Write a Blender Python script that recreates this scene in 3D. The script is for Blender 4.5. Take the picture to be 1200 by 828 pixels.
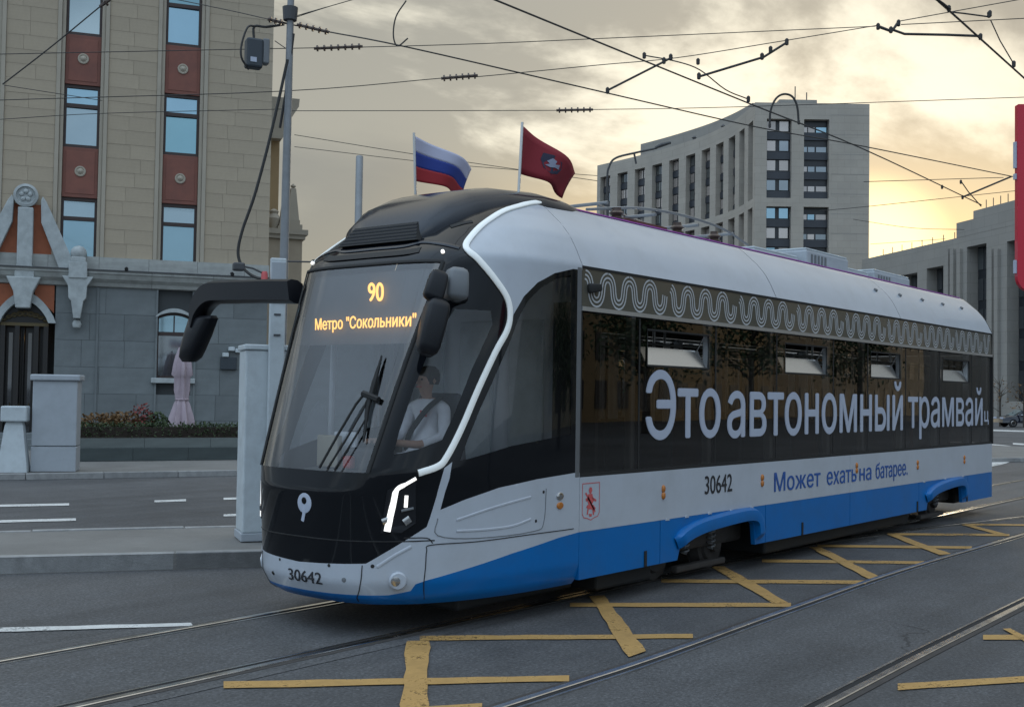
import bpy, bmesh, math, random
import numpy as np
from mathutils import Vector, Matrix
from mathutils.geometry import delaunay_2d_cdt
random.seed(7)
R = math.radians
scene = bpy.context.scene
for o in list(bpy.data.objects): bpy.data.objects.remove(o)
C = scene.collection

# ------------------------------------------------------------------ camera
# world: x = along the tram track (towards its rear), y = away across the track, z = up, rail level z = 0
FOC, ROLL, VPX, VPY, CX, CY = 1350.0, 0.015, 1680.0, 477.0, 600.0, 414.0
def ray0(p): return np.array([p[0]-CX, p[1]-CY, FOC])/FOC
_a = ray0((VPX, VPY)); _b = ray0((0, VPY-ROLL*VPX))
UPV = np.cross(_a, _b); UPV /= np.linalg.norm(UPV)
if UPV[1] > 0: UPV = -UPV
DV = _a/np.linalg.norm(_a)
LV = np.cross(UPV, DV)
if LV[0] > 0: LV = -LV
BAS = np.array([DV, LV, UPV])
CAMH = 2.027
CAM = np.array([0, 0, CAMH])
def ray(p): return BAS @ ray0(p)
def onz(p, z=0.0):
    r = ray(p); return CAM + r*((z-CAMH)/r[2])
def ony(p, y):
    r = ray(p); return CAM + r*(y/r[1])
def onx(p, x):
    r = ray(p); return CAM + r*(x/r[0])
def atd(p, D): return CAM + ray(p)*D
def proj(P):
    q = BAS.T @ (np.array(P, float)-CAM); return (CX+FOC*q[0]/q[2], CY+FOC*q[1]/q[2], q[2])

cam_d = bpy.data.cameras.new('camera'); cam = bpy.data.objects.new('camera', cam_d); C.objects.link(cam)
right = BAS @ np.array([1, 0, 0]); down = BAS @ np.array([0, 1, 0]); fwd = BAS @ np.array([0, 0, 1])
M = Matrix(((right[0], -down[0], -fwd[0], 0), (right[1], -down[1], -fwd[1], 0), (right[2], -down[2], -fwd[2], CAMH), (0, 0, 0, 1)))
cam.matrix_world = M
cam_d.sensor_width = 36; cam_d.lens = 36*FOC/1200
cam_d.clip_start = 0.1; cam_d.clip_end = 4000
scene.camera = cam

# ------------------------------------------------------------------ sky, sun, exposure
SUNP = ray((1016, 302)); SUNP = SUNP/np.linalg.norm(SUNP)
SUN_EL = math.asin(SUNP[2]); SUN_AZ = math.atan2(SUNP[1], SUNP[0])
world = bpy.data.worlds.new('World'); scene.world = world; world.use_nodes = True
nt = world.node_tree; N = nt.nodes; L = nt.links; N.clear()
def node(t, **k):
    n = N.new(t)
    for a, b in k.items(): setattr(n, a, b)
    return n
def wmath(op, a, b=None, clamp=False):
    n = node('ShaderNodeMath', operation=op, use_clamp=clamp)
    for i, v in enumerate((a, b)):
        if v is None: continue
        if isinstance(v, (int, float)): n.inputs[i].default_value = v
        else: L.new(v, n.inputs[i])
    return n.outputs[0]
def wmix(f, a, b, bt='MIX'):
    n = node('ShaderNodeMix', data_type='RGBA', blend_type=bt)
    for i, v in ((0, f), (6, a), (7, b)):
        if isinstance(v, (int, float)): n.inputs[i].default_value = v
        elif isinstance(v, tuple): n.inputs[i].default_value = (*v, 1)
        else: L.new(v, n.inputs[i])
    return n.outputs[2]
def wmap(v, a, b, c, d, smooth=True):
    n = node('ShaderNodeMapRange', interpolation_type='SMOOTHSTEP' if smooth else 'LINEAR')
    L.new(v, n.inputs[0])
    for i, x in enumerate((a, b, c, d)): n.inputs[i+1].default_value = x
    return n.outputs[0]
tc = node('ShaderNodeTexCoord')
sep = node('ShaderNodeSeparateXYZ'); L.new(tc.outputs['Generated'], sep.inputs[0])
elz = wmath('MAXIMUM', sep.outputs[2], 0.0)
den = wmath('ADD', elz, 0.14)
px_ = wmath('DIVIDE', sep.outputs[0], den); py_ = wmath('DIVIDE', sep.outputs[1], den)
cmb = node('ShaderNodeCombineXYZ'); L.new(px_, cmb.inputs[0]); L.new(py_, cmb.inputs[1])
mapn = node('ShaderNodeMapping'); L.new(cmb.outputs[0], mapn.inputs[0])
mapn.inputs['Rotation'].default_value = (0, 0, R(-52)); mapn.inputs['Scale'].default_value = (0.55, 1.0, 1.0); mapn.inputs['Location'].default_value = (-6.2, -4.8, 0)
def wnoise(scale, det, rough, dist, w=0):
    n = node('ShaderNodeTexNoise'); L.new(mapn.outputs[0], n.inputs['Vector'])
    n.inputs['Scale'].default_value = scale; n.inputs['Detail'].default_value = det
    n.inputs['Roughness'].default_value = rough; n.inputs['Distortion'].default_value = dist
    return n.outputs['Fac']
n_big = wnoise(0.60, 8, 0.5, 0.15)
n_mid = wnoise(1.25, 10, 0.58, 0.25)
dot = node('ShaderNodeVectorMath', operation='DOT_PRODUCT'); L.new(tc.outputs['Generated'], dot.inputs[0]); dot.inputs[1].default_value = tuple(SUNP)
cosd = dot.outputs['Value']
# cloud colour: warm grey towards the sunset, cool blue-grey away from it
warm = wmap(cosd, -0.25, 0.80, 0, 1)
base = wmix(warm, (0.44, 0.56, 0.70), (0.325, 0.312, 0.265))
lite = wmix(warm, (0.66, 0.78, 0.90), (0.86, 0.81, 0.66))
dark = wmix(warm, (0.33, 0.41, 0.50), (0.205, 0.204, 0.192))
c1 = wmix(wmap(n_mid, 0.51, 0.63, 0, 1), base, lite)
c2 = wmix(wmap(n_big, 0.57, 0.43, 0, 0.9), c1, dark)
# glow of the low sun behind thin cloud
lowel = wmap(elz, 0.02, 0.24, 1, 0)
g1 = wmath('MULTIPLY', wmap(cosd, 0.90, 0.997, 0, 0.95), lowel)
c3 = wmix(g1, c2, (0.84, 0.57, 0.21))
g2 = wmath('MULTIPLY', wmap(cosd, 0.9970, 0.9998, 0, 1), 1.0)
c4 = wmix(g2, c3, (1.3, 1.05, 0.55))
# an overcast sky is brighter overhead than at the horizon
zen = wmap(elz, 0.28, 0.95, 1.0, 3.0)
c5 = wmix(1.0, c4, (1, 1, 1), 'MULTIPLY')
vs = node('ShaderNodeVectorMath', operation='SCALE'); L.new(c5, vs.inputs[0]); L.new(zen, vs.inputs['Scale'])
sky = node('ShaderNodeTexSky', sky_type='NISHITA', sun_disc=False)
sky.sun_elevation = SUN_EL; sky.sun_rotation = math.pi/2 - SUN_AZ
bg1 = node('ShaderNodeBackground'); L.new(sky.outputs[0], bg1.inputs[0]); bg1.inputs[1].default_value = 0.12
bg2 = node('ShaderNodeBackground'); L.new(vs.outputs[0], bg2.inputs[0]); bg2.inputs[1].default_value = 1.0
mx = node('ShaderNodeMixShader'); mx.inputs[0].default_value = 0.88
L.new(bg1.outputs[0], mx.inputs[1]); L.new(bg2.outputs[0], mx.inputs[2])
wo = node('ShaderNodeOutputWorld'); L.new(mx.outputs[0], wo.inputs[0])

sl = bpy.data.lights.new('sun', 'SUN'); so = bpy.data.objects.new('sun', sl); C.objects.link(so)
sl.energy = 0.9; sl.angle = R(12); sl.color = (1, 0.83, 0.58)
so.rotation_euler = Vector(-SUNP).to_track_quat('-Z', 'Y').to_euler()
so.location = tuple(SUNP*300)
scene.view_settings.view_transform = 'Standard'; scene.view_settings.look = 'None'
scene.view_settings.exposure = 0.3; scene.view_settings.gamma = 1.0
scene.render.engine = 'CYCLES'

# ------------------------------------------------------------------ materials
MATS = {}
def mat(name, col, rough=0.6, metal=0.0, var=0.0, vscale=3.0, bump=0.0, bscale=40.0, rnd=0.0, coat=0.0, emit=None, estr=0.0, spec=0.5, dirt=None):
    if name in MATS: return MATS[name]
    m = bpy.data.materials.new(name); m.use_nodes = True
    t = m.node_tree; b = t.nodes['Principled BSDF']
    b.inputs['Base Color'].default_value = (*col, 1); b.inputs['Roughness'].default_value = rough
    b.inputs['Metallic'].default_value = metal; b.inputs['Coat Weight'].default_value = coat
    b.inputs['Specular IOR Level'].default_value = spec
    b.inputs['Coat Roughness'].default_value = 0.06
    if emit: b.inputs['Emission Color'].default_value = (*emit, 1); b.inputs['Emission Strength'].default_value = estr
    tcn = t.nodes.new('ShaderNodeTexCoord')
    last = None
    def hsv(fac_socket, amt, src):
        rm = t.nodes.new('ShaderNodeMapRange'); t.links.new(fac_socket, rm.inputs[0])
        rm.inputs[1].default_value = 0.25; rm.inputs[2].default_value = 0.75
        rm.inputs[3].default_value = 1-amt; rm.inputs[4].default_value = 1+amt
        h = t.nodes.new('ShaderNodeHueSaturation'); t.links.new(rm.outputs[0], h.inputs['Value'])
        if src is None: h.inputs['Color'].default_value = (*col, 1)
        else: t.links.new(src, h.inputs['Color'])
        return h.outputs[0]
    if var > 0:
        n = t.nodes.new('ShaderNodeTexNoise'); n.inputs['Scale'].default_value = vscale; n.inputs['Detail'].default_value = 6; n.inputs['Roughness'].default_value = 0.62
        t.links.new(tcn.outputs['Object'], n.inputs['Vector'])
        last = hsv(n.outputs['Fac'], var, last)
        rr = t.nodes.new('ShaderNodeMapRange'); t.links.new(n.outputs['Fac'], rr.inputs[0])
        rr.inputs[3].default_value = max(0.02, rough-var*0.4); rr.inputs[4].default_value = min(1, rough+var*0.4)
        t.links.new(rr.outputs[0], b.inputs['Roughness'])
    if rnd > 0:
        oi = t.nodes.new('ShaderNodeObjectInfo')
        rm = t.nodes.new('ShaderNodeMapRange'); t.links.new(oi.outputs['Random'], rm.inputs[0]); rm.inputs[1].default_value = 0; rm.inputs[2].default_value = 1
        rm.inputs[3].default_value = 1-rnd; rm.inputs[4].default_value = 1+rnd
        h = t.nodes.new('ShaderNodeHueSaturation'); t.links.new(rm.outputs[0], h.inputs['Value'])
        if last is None: h.inputs['Color'].default_value = (*col, 1)
        else: t.links.new(last, h.inputs['Color'])
        last = h.outputs[0]
    if dirt is not None:   # (colour, scale, amount): blotches of grime
        dc, ds, da = dirt
        n = t.nodes.new('ShaderNodeTexNoise'); n.inputs['Scale'].default_value = ds; n.inputs['Detail'].default_value = 8; n.inputs['Roughness'].default_value = 0.7
        t.links.new(tcn.outputs['Object'], n.inputs['Vector'])
        rm = t.nodes.new('ShaderNodeMapRange'); t.links.new(n.outputs['Fac'], rm.inputs[0]); rm.inputs[1].default_value = 0.45; rm.inputs[2].default_value = 0.72; rm.inputs[3].default_value = 0; rm.inputs[4].default_value = da
        x = t.nodes.new('ShaderNodeMix'); x.data_type = 'RGBA'; t.links.new(rm.outputs[0], x.inputs[0])
        if last is None: x.inputs[6].default_value = (*col, 1)
        else: t.links.new(last, x.inputs[6])
        x.inputs[7].default_value = (*dc, 1); last = x.outputs[2]
    if last is not None: t.links.new(last, b.inputs['Base Color'])
    if bump > 0:
        n = t.nodes.new('ShaderNodeTexNoise'); n.inputs['Scale'].default_value = bscale; n.inputs['Detail'].default_value = 5
        t.links.new(tcn.outputs['Object'], n.inputs['Vector'])
        bp = t.nodes.new('ShaderNodeBump'); bp.inputs['Strength'].default_value = bump; bp.inputs['Distance'].default_value = 0.02
        t.links.new(n.outputs['Fac'], bp.inputs['Height']); t.links.new(bp.outputs[0], b.inputs['Normal'])
    MATS[name] = m; return m
def glass(name, tint=(0.3, 0.3, 0.3), ior=1.5, rough=0.0, wave=0.0):
    m = bpy.data.materials.new(name); m.use_nodes = True; t = m.node_tree; t.nodes.clear()
    o = t.nodes.new('ShaderNodeOutputMaterial'); tr = t.nodes.new('ShaderNodeBsdfTransparent'); gl = t.nodes.new('ShaderNodeBsdfGlossy')
    tr.inputs[0].default_value = (*tint, 1); gl.inputs['Roughness'].default_value = rough; gl.inputs[0].default_value = (1, 1, 1, 1)
    fr = t.nodes.new('ShaderNodeFresnel'); fr.inputs[0].default_value = ior
    mxs = t.nodes.new('ShaderNodeMixShader'); t.links.new(fr.outputs[0], mxs.inputs[0]); t.links.new(tr.outputs[0], mxs.inputs[1]); t.links.new(gl.outputs[0], mxs.inputs[2])
    if wave > 0:
        tcn = t.nodes.new('ShaderNodeTexCoord'); n = t.nodes.new('ShaderNodeTexNoise'); n.inputs['Scale'].default_value = 1.2; n.inputs['Detail'].default_value = 1
        t.links.new(tcn.outputs['Object'], n.inputs['Vector'])
        bp = t.nodes.new('ShaderNodeBump'); bp.inputs['Strength'].default_value = wave; bp.inputs['Distance'].default_value = 0.05
        t.links.new(n.outputs['Fac'], bp.inputs['Height']); t.links.new(bp.outputs[0], gl.inputs['Normal'])
    t.links.new(mxs.outputs[0], o.inputs[0]); MATS[name] = m; return m

mat('pavement', (0.17, 0.165, 0.155), 0.85, var=0.2, vscale=0.8, bump=0.4, bscale=50, dirt=((0.10, 0.095, 0.09), 0.6, 0.5))
mat('kerb', (0.27, 0.27, 0.265), 0.8, var=0.22, vscale=2.5, rnd=0.12, bump=0.3, bscale=60, dirt=((0.12, 0.12, 0.12), 3.0, 0.6))
mat('steel', (0.66, 0.65, 0.63), 0.24, metal=1.0, var=0.25, vscale=6)
mat('rust', (0.045, 0.04, 0.037), 0.85, var=0.3, vscale=8)
mat('groove', (0.012, 0.012, 0.013), 0.9)
mat('tram_white', (0.45, 0.485, 0.535), 0.28, coat=0.4, var=0.03, vscale=0.8, dirt=((0.33, 0.345, 0.36), 2.2, 0.34))
mat('tram_blue', (0.0, 0.13, 0.40), 0.32, coat=0.08, spec=0.3, var=0.05, vscale=1.0, dirt=((0.02, 0.10, 0.25), 2.4, 0.45))
mat('tram_black', (0.005, 0.006, 0.008), 0.05, coat=0.0, spec=0.33)
mat('dome_black', (0.012, 0.015, 0.022), 0.15, coat=0.0, spec=0.4)
mat('plastic_black', (0.008, 0.009, 0.012), 0.38, spec=0.3, bump=0.05, bscale=200)
mat('rubber', (0.012, 0.012, 0.012), 0.7)
mat('plastic_grey', (0.15, 0.16, 0.17), 0.45)
mat('trim_silver', (0.55, 0.55, 0.54), 0.35, metal=0.7)
mat('edge_magenta', (0.40, 0.10, 0.42), 0.4)
mat('led', (0.85, 0.87, 0.85), 0.4, emit=(0.95, 1.0, 0.97), estr=0.06)
mat('headlight_lit', (0.9, 0.9, 0.9), 0.3, emit=(1, 0.97, 0.9), estr=0.9)
mat('reflector', (0.6, 0.6, 0.6), 0.15, metal=1.0)
mat('amber_led', (0.2, 0.1, 0.02), 0.5, emit=(1.0, 0.50, 0.10), estr=1.5)
mat('amber_lens', (0.45, 0.15, 0.02), 0.25, coat=0.5)
mat('red_led', (0.2, 0.0, 0.0), 0.5, emit=(1.0, 0.05, 0.04), estr=1.0)
mat('green_led', (0.0, 0.2, 0.1), 0.5, emit=(0.05, 0.7, 0.4), estr=0.5)
mat('band_olive', (0.10, 0.095, 0.078), 0.12, coat=0.4, var=0.1, vscale=0.4)
mat('wave_white', (0.46, 0.47, 0.48), 0.5)
mat('letter_white', (0.42, 0.46, 0.55), 0.5)
mat('letter_dark', (0.02, 0.02, 0.024), 0.5)
mat('letter_blue', (0.02, 0.09, 0.33), 0.5)
mat('crest_red', (0.55, 0.10, 0.10), 0.5)
mat('interior_light', (0.68, 0.71, 0.74), 0.6, var=0.1)
mat('interior_mid', (0.12, 0.125, 0.13), 0.6, var=0.15)
mat('interior_dark', (0.035, 0.036, 0.04), 0.6)
mat('seat_red', (0.12, 0.035, 0.03), 0.8, var=0.2, vscale=20)
mat('seat_grey', (0.05, 0.055, 0.065), 0.8, var=0.2, vscale=20)
mat('hopper', (0.85, 0.85, 0.83), 0.22, metal=0.9)
glass('glass_side', (0.33, 0.31, 0.285), 1.68, 0.0, 0.012)
glass('glass_front', (0.93, 0.95, 0.97), 1.95, 0.0, 0.01)
glass('glass_cab', (0.90, 0.91, 0.92), 1.5, 0.0, 0.01)
mat('skin', (0.42, 0.25, 0.18), 0.55, var=0.08, vscale=12)
mat('shirt', (0.68, 0.69, 0.73), 0.8, var=0.08, vscale=10, bump=0.25, bscale=18)
mat('trousers', (0.02, 0.022, 0.03), 0.85)
mat('hair', (0.03, 0.022, 0.016), 0.7, var=0.3, vscale=30)
mat('stone_beige', (0.40, 0.332, 0.245), 0.85, var=0.10, vscale=1.6, rnd=0.045, bump=0.25, bscale=30, dirt=((0.28, 0.235, 0.178), 0.7, 0.5))
mat('stone_trim', (0.39, 0.345, 0.275), 0.8, var=0.12, vscale=2.0, bump=0.15, bscale=40, dirt=((0.28, 0.25, 0.20), 1.0, 0.5))
mat('stone_joint', (0.315, 0.262, 0.195), 0.95, var=0.1)
mat('granite', (0.15, 0.168, 0.172), 0.55, var=0.18, vscale=2.2, rnd=0.12, bump=0.08, bscale=60, dirt=((0.16, 0.175, 0.18), 1.4, 0.5))
mat('granite_joint', (0.055, 0.06, 0.062), 0.9)
mat('carved_stone', (0.40, 0.43, 0.43), 0.75, var=0.15, vscale=4, bump=0.2, bscale=40, dirt=((0.22, 0.24, 0.24), 3, 0.6))
mat('cornice_stone', (0.36, 0.37, 0.35), 0.75, var=0.15, vscale=3, bump=0.15, bscale=40, dirt=((0.2, 0.2, 0.19), 2, 0.6))
mat('red_panel', (0.20, 0.075, 0.053), 0.7, var=0.14, vscale=1.5, rnd=0.08, dirt=((0.13, 0.055, 0.045), 1.6, 0.5))
mat('brick_red', (0.30, 0.095, 0.045), 0.8, var=0.15, vscale=5, rnd=0.15)
mat('frame_brown', (0.045, 0.028, 0.024), 0.5)
mat('gold_grille', (0.13, 0.10, 0.05), 0.5, metal=0.4)
mat('door_dark', (0.016, 0.014, 0.013), 0.35)
mat('pane', (0.03, 0.035, 0.04), 0.03, coat=1.0, spec=1.0)
def mirror_pane(name, col, r):
    m = mat(name, col, r, metal=0.92, var=0.06, vscale=0.5); return m
mirror_pane('pane_sky', (0.34, 0.50, 0.58), 0.05); mirror_pane('pane_teal', (0.27, 0.45, 0.50), 0.07); mirror_pane('pane_grey', (0.36, 0.44, 0.47), 0.06)
mirror_pane('pane_dim', (0.30, 0.33, 0.35), 0.06)
mat('pane_warm', (0.50, 0.45, 0.42), 0.12, metal=0.6, rnd=0.3)
mat('concrete', (0.38, 0.345, 0.295), 0.85, var=0.10, vscale=0.25, rnd=0.04, bump=0.1, bscale=3, dirt=((0.33, 0.31, 0.28), 0.15, 0.4))
mat('concrete_grey', (0.29, 0.275, 0.248), 0.85, var=0.10, vscale=0.3, dirt=((0.28, 0.275, 0.26), 0.2, 0.4))
mat('spandrel', (0.035, 0.04, 0.05), 0.4, var=0.15, vscale=0.6)
mat('bay_dark', (0.022, 0.025, 0.03), 0.3)
mat('ochre', (0.36, 0.25, 0.13), 0.85, var=0.1, vscale=1)
mat('cabinet_grey', (0.36, 0.39, 0.42), 0.55, var=0.06, vscale=3, dirt=((0.25, 0.27, 0.29), 2.5, 0.4))
mat('cabinet_pale', (0.50, 0.55, 0.57), 0.5, var=0.06, vscale=3, dirt=((0.30, 0.32, 0.33), 3.5, 0.5))
mat('pole_grey', (0.24, 0.25, 0.26), 0.5, metal=0.3, var=0.15, vscale=5)
mat('pole_dark', (0.06, 0.062, 0.066), 0.6)
mat('wire', (0.028, 0.027, 0.026), 0.6)
mat('insulator', (0.075, 0.05, 0.04), 0.4)
mat('box_dark', (0.035, 0.045, 0.055), 0.5)
mat('umbrella_cloth', (0.40, 0.325, 0.36), 0.9, var=0.12, vscale=4, bump=0.2, bscale=25)
mat('leaf_green', (0.035, 0.06, 0.018), 0.7, rnd=0.2, var=0.5, vscale=9)
mat('leaf_red', (0.16, 0.03, 0.025), 0.7, var=0.4, vscale=9)
mat('leaf_autumn', (0.14, 0.075, 0.025), 0.7, var=0.5, vscale=7)
mat('planter_dark', (0.055, 0.07, 0.07), 0.5, var=0.2, vscale=2, rnd=0.08)
mat('planter_grey', (0.13, 0.15, 0.145), 0.6, var=0.2, vscale=2, rnd=0.08)
mat('sign_red', (0.52, 0.0, 0.022), 0.4, coat=0.3)
mat('flag_white', (0.42, 0.43, 0.55), 0.8); mat('flag_blue', (0.012, 0.035, 0.22), 0.8); mat('flag_red', (0.28, 0.012, 0.018), 0.8); mat('flag_crimson', (0.20, 0.008, 0.018), 0.8)
mat('flag_mark', (0.02, 0.022, 0.05), 0.8); mat('flag_mark_pale', (0.22, 0.24, 0.32), 0.8)
mat('car_paint', (0.012, 0.016, 0.028), 0.15, coat=1.0)
mat('soil', (0.03, 0.022, 0.016), 0.95)
mat('bark', (0.05, 0.04, 0.03), 0.9)
mat('cream_wall', (0.45, 0.40, 0.29), 0.85, var=0.08, vscale=0.3)

# faint panel joints on the far concrete and stone fronts
for nm_ in ('concrete', 'concrete_grey'):
    t_ = MATS[nm_].node_tree; b_ = t_.nodes['Principled BSDF']; src_ = b_.inputs['Base Color'].links[0].from_socket
    tc_ = t_.nodes.new('ShaderNodeTexCoord'); sp_ = t_.nodes.new('ShaderNodeSeparateXYZ'); t_.links.new(tc_.outputs['Object'], sp_.inputs[0])
    ad_ = t_.nodes.new('ShaderNodeMath'); ad_.operation = 'MULTIPLY_ADD'; t_.links.new(sp_.outputs[1], ad_.inputs[0]); ad_.inputs[1].default_value = -0.8; t_.links.new(sp_.outputs[0], ad_.inputs[2])
    cb_ = t_.nodes.new('ShaderNodeCombineXYZ'); t_.links.new(ad_.outputs[0], cb_.inputs[0]); t_.links.new(sp_.outputs[2], cb_.inputs[1])
    br_ = t_.nodes.new('ShaderNodeTexBrick'); t_.links.new(cb_.outputs[0], br_.inputs['Vector']); br_.inputs['Scale'].default_value = 1.0; br_.inputs['Brick Width'].default_value = 2.6; br_.inputs['Row Height'].default_value = 1.2; br_.inputs['Mortar Size'].default_value = 0.045; br_.inputs['Mortar Smooth'].default_value = 0.4
    br_.inputs['Color1'].default_value = (1, 1, 1, 1); br_.inputs['Color2'].default_value = (.95, .95, .95, 1); br_.inputs['Mortar'].default_value = (.84, .84, .84, 1)
    mm_ = t_.nodes.new('ShaderNodeMix'); mm_.data_type = 'RGBA'; mm_.blend_type = 'MULTIPLY'; mm_.inputs[0].default_value = 1; t_.links.new(src_, mm_.inputs[6]); t_.links.new(br_.outputs[0], mm_.inputs[7]); t_.links.new(mm_.outputs[2], b_.inputs['Base Color'])
# road surface: fine aggregate, blotches, tar-filled cracks
def road_mat(name, c0, c1, crack):
    m = bpy.data.materials.new(name); m.use_nodes = True; t = m.node_tree; b = t.nodes['Principled BSDF']; MATS[name] = m
    tcn = t.nodes.new('ShaderNodeTexCoord'); lk = t.links.new
    def nz(scale, det, ro, vec=None):
        n = t.nodes.new('ShaderNodeTexNoise'); n.inputs['Scale'].default_value = scale; n.inputs['Detail'].default_value = det; n.inputs['Roughness'].default_value = ro; lk(vec or tcn.outputs['Object'], n.inputs['Vector']); return n
    def mr(s_, a, b_, c, d):
        n = t.nodes.new('ShaderNodeMapRange'); lk(s_, n.inputs[0])
        for i, v in enumerate((a, b_, c, d)): n.inputs[i+1].default_value = v
        return n.outputs[0]
    def mul(a, b_):
        n = t.nodes.new('ShaderNodeMath'); n.operation = 'MULTIPLY'
        for i, v in enumerate((a, b_)):
            if isinstance(v, float): n.inputs[i].default_value = v
            else: lk(v, n.inputs[i])
        return n.outputs[0]
    big = nz(0.22, 5, 0.6).outputs['Fac']; mid = nz(1.7, 6, 0.65).outputs['Fac']; grain = nz(34, 4, 0.8).outputs['Fac']; spk = t.nodes.new('ShaderNodeTexVoronoi'); spk.inputs['Scale'].default_value = 38; lk(tcn.outputs['Object'], spk.inputs['Vector'])
    mp = t.nodes.new('ShaderNodeMapping'); lk(tcn.outputs['Object'], mp.inputs[0]); mp.inputs['Scale'].default_value = (0.10, 1.3, 1); lane = nz(1.0, 4, 0.6, mp.outputs[0]).outputs['Fac']
    mixn = t.nodes.new('ShaderNodeMix'); mixn.data_type = 'RGBA'; lk(mr(big, .3, .7, 0, 1), mixn.inputs[0]); mixn.inputs[6].default_value = (*c0, 1); mixn.inputs[7].default_value = (*c1, 1)
    h = t.nodes.new('ShaderNodeHueSaturation'); lk(mixn.outputs[2], h.inputs['Color'])
    v = mul(mul(mr(mid, .25, .75, .74, 1.20), mr(grain, .32, .68, .50, 1.50)), mul(mr(lane, .3, .7, .76, 1.16), mr(spk.outputs['Distance'], .0, .55, 1.4, .86)))
    if crack:
        wv = nz(1.3, 3, .6); sc = t.nodes.new('ShaderNodeVectorMath'); sc.operation = 'SCALE'; lk(wv.outputs['Color'], sc.inputs[0]); sc.inputs['Scale'].default_value = .9
        ad = t.nodes.new('ShaderNodeVectorMath'); lk(tcn.outputs['Object'], ad.inputs[0]); lk(sc.outputs[0], ad.inputs[1])
        vo = t.nodes.new('ShaderNodeTexVoronoi'); vo.feature = 'DISTANCE_TO_EDGE'; vo.inputs['Scale'].default_value = .22; lk(ad.outputs[0], vo.inputs['Vector'])
        ck = mr(vo.outputs['Distance'], .0015, .006, crack, 1.0); gate = mr(nz(.35, 2, .5).outputs['Fac'], .50, .58, 0, 1)
        mixc = t.nodes.new('ShaderNodeMix'); lk(gate, mixc.inputs[0]); mixc.inputs[2].default_value = 1.0; lk(ck, mixc.inputs[3]); v = mul(v, mixc.outputs[0])
    lk(v, h.inputs['Value']); lk(h.outputs[0], b.inputs['Base Color'])
    lk(mr(mid, .2, .8, .62, .9), b.inputs['Roughness'])
    bp = t.nodes.new('ShaderNodeBump'); bp.inputs['Strength'].default_value = .6; bp.inputs['Distance'].default_value = .012; lk(grain, bp.inputs['Height']); lk(bp.outputs[0], b.inputs['Normal'])
road_mat('asphalt', (0.060, 0.061, 0.064), (0.100, 0.100, 0.102), 0.45)
road_mat('track_asphalt', (0.074, 0.075, 0.078), (0.112, 0.112, 0.113), 0.55)
# road paint worn through to the asphalt
def paint_mat(name, col, wear):
    m = bpy.data.materials.new(name); m.use_nodes = True; t = m.node_tree; b = t.nodes['Principled BSDF']; MATS[name] = m; lk = t.links.new; tr = t.nodes.new('ShaderNodeBsdfTransparent'); mxs = t.nodes.new('ShaderNodeMixShader'); out = t.nodes['Material Output']
    tcn = t.nodes.new('ShaderNodeTexCoord')
    def nz(scale, det, ro):
        n = t.nodes.new('ShaderNodeTexNoise'); n.inputs['Scale'].default_value = scale; n.inputs['Detail'].default_value = det; n.inputs['Roughness'].default_value = ro; lk(tcn.outputs['Object'], n.inputs['Vector']); return n.outputs['Fac']
    fine, mid, big = nz(42, 4, .75), nz(5, 5, .65), nz(.8, 3, .5)
    ad = t.nodes.new('ShaderNodeMath'); ad.operation = 'MULTIPLY_ADD'; lk(mid, ad.inputs[0]); ad.inputs[1].default_value = .8; lk(fine, ad.inputs[2]); ad2 = t.nodes.new('ShaderNodeMath'); ad2.operation = 'MULTIPLY_ADD'; lk(big, ad2.inputs[0]); ad2.inputs[1].default_value = .5; lk(ad.outputs[0], ad2.inputs[2])
    r = t.nodes.new('ShaderNodeMapRange'); lk(ad2.outputs[0], r.inputs[0]); r.inputs[1].default_value = wear-.06; r.inputs[2].default_value = wear+.10; r.inputs[3].default_value = 1; r.inputs[4].default_value = 0
    h = t.nodes.new('ShaderNodeHueSaturation'); h.inputs['Color'].default_value = (*col, 1); r2 = t.nodes.new('ShaderNodeMapRange'); lk(mid, r2.inputs[0]); r2.inputs[1].default_value = .25; r2.inputs[2].default_value = .75; r2.inputs[3].default_value = .72; r2.inputs[4].default_value = 1.15; lk(r2.outputs[0], h.inputs['Value']); lk(h.outputs[0], b.inputs['Base Color']); b.inputs['Roughness'].default_value = .75
    lk(r.outputs[0], mxs.inputs[0]); lk(tr.outputs[0], mxs.inputs[1]); lk(b.outputs[0], mxs.inputs[2]); lk(mxs.outputs[0], out.inputs[0])
paint_mat('paint_white', (0.60, 0.60, 0.58), 1.26)
paint_mat('paint_yellow', (0.43, 0.255, 0.08), 1.29)

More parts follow.
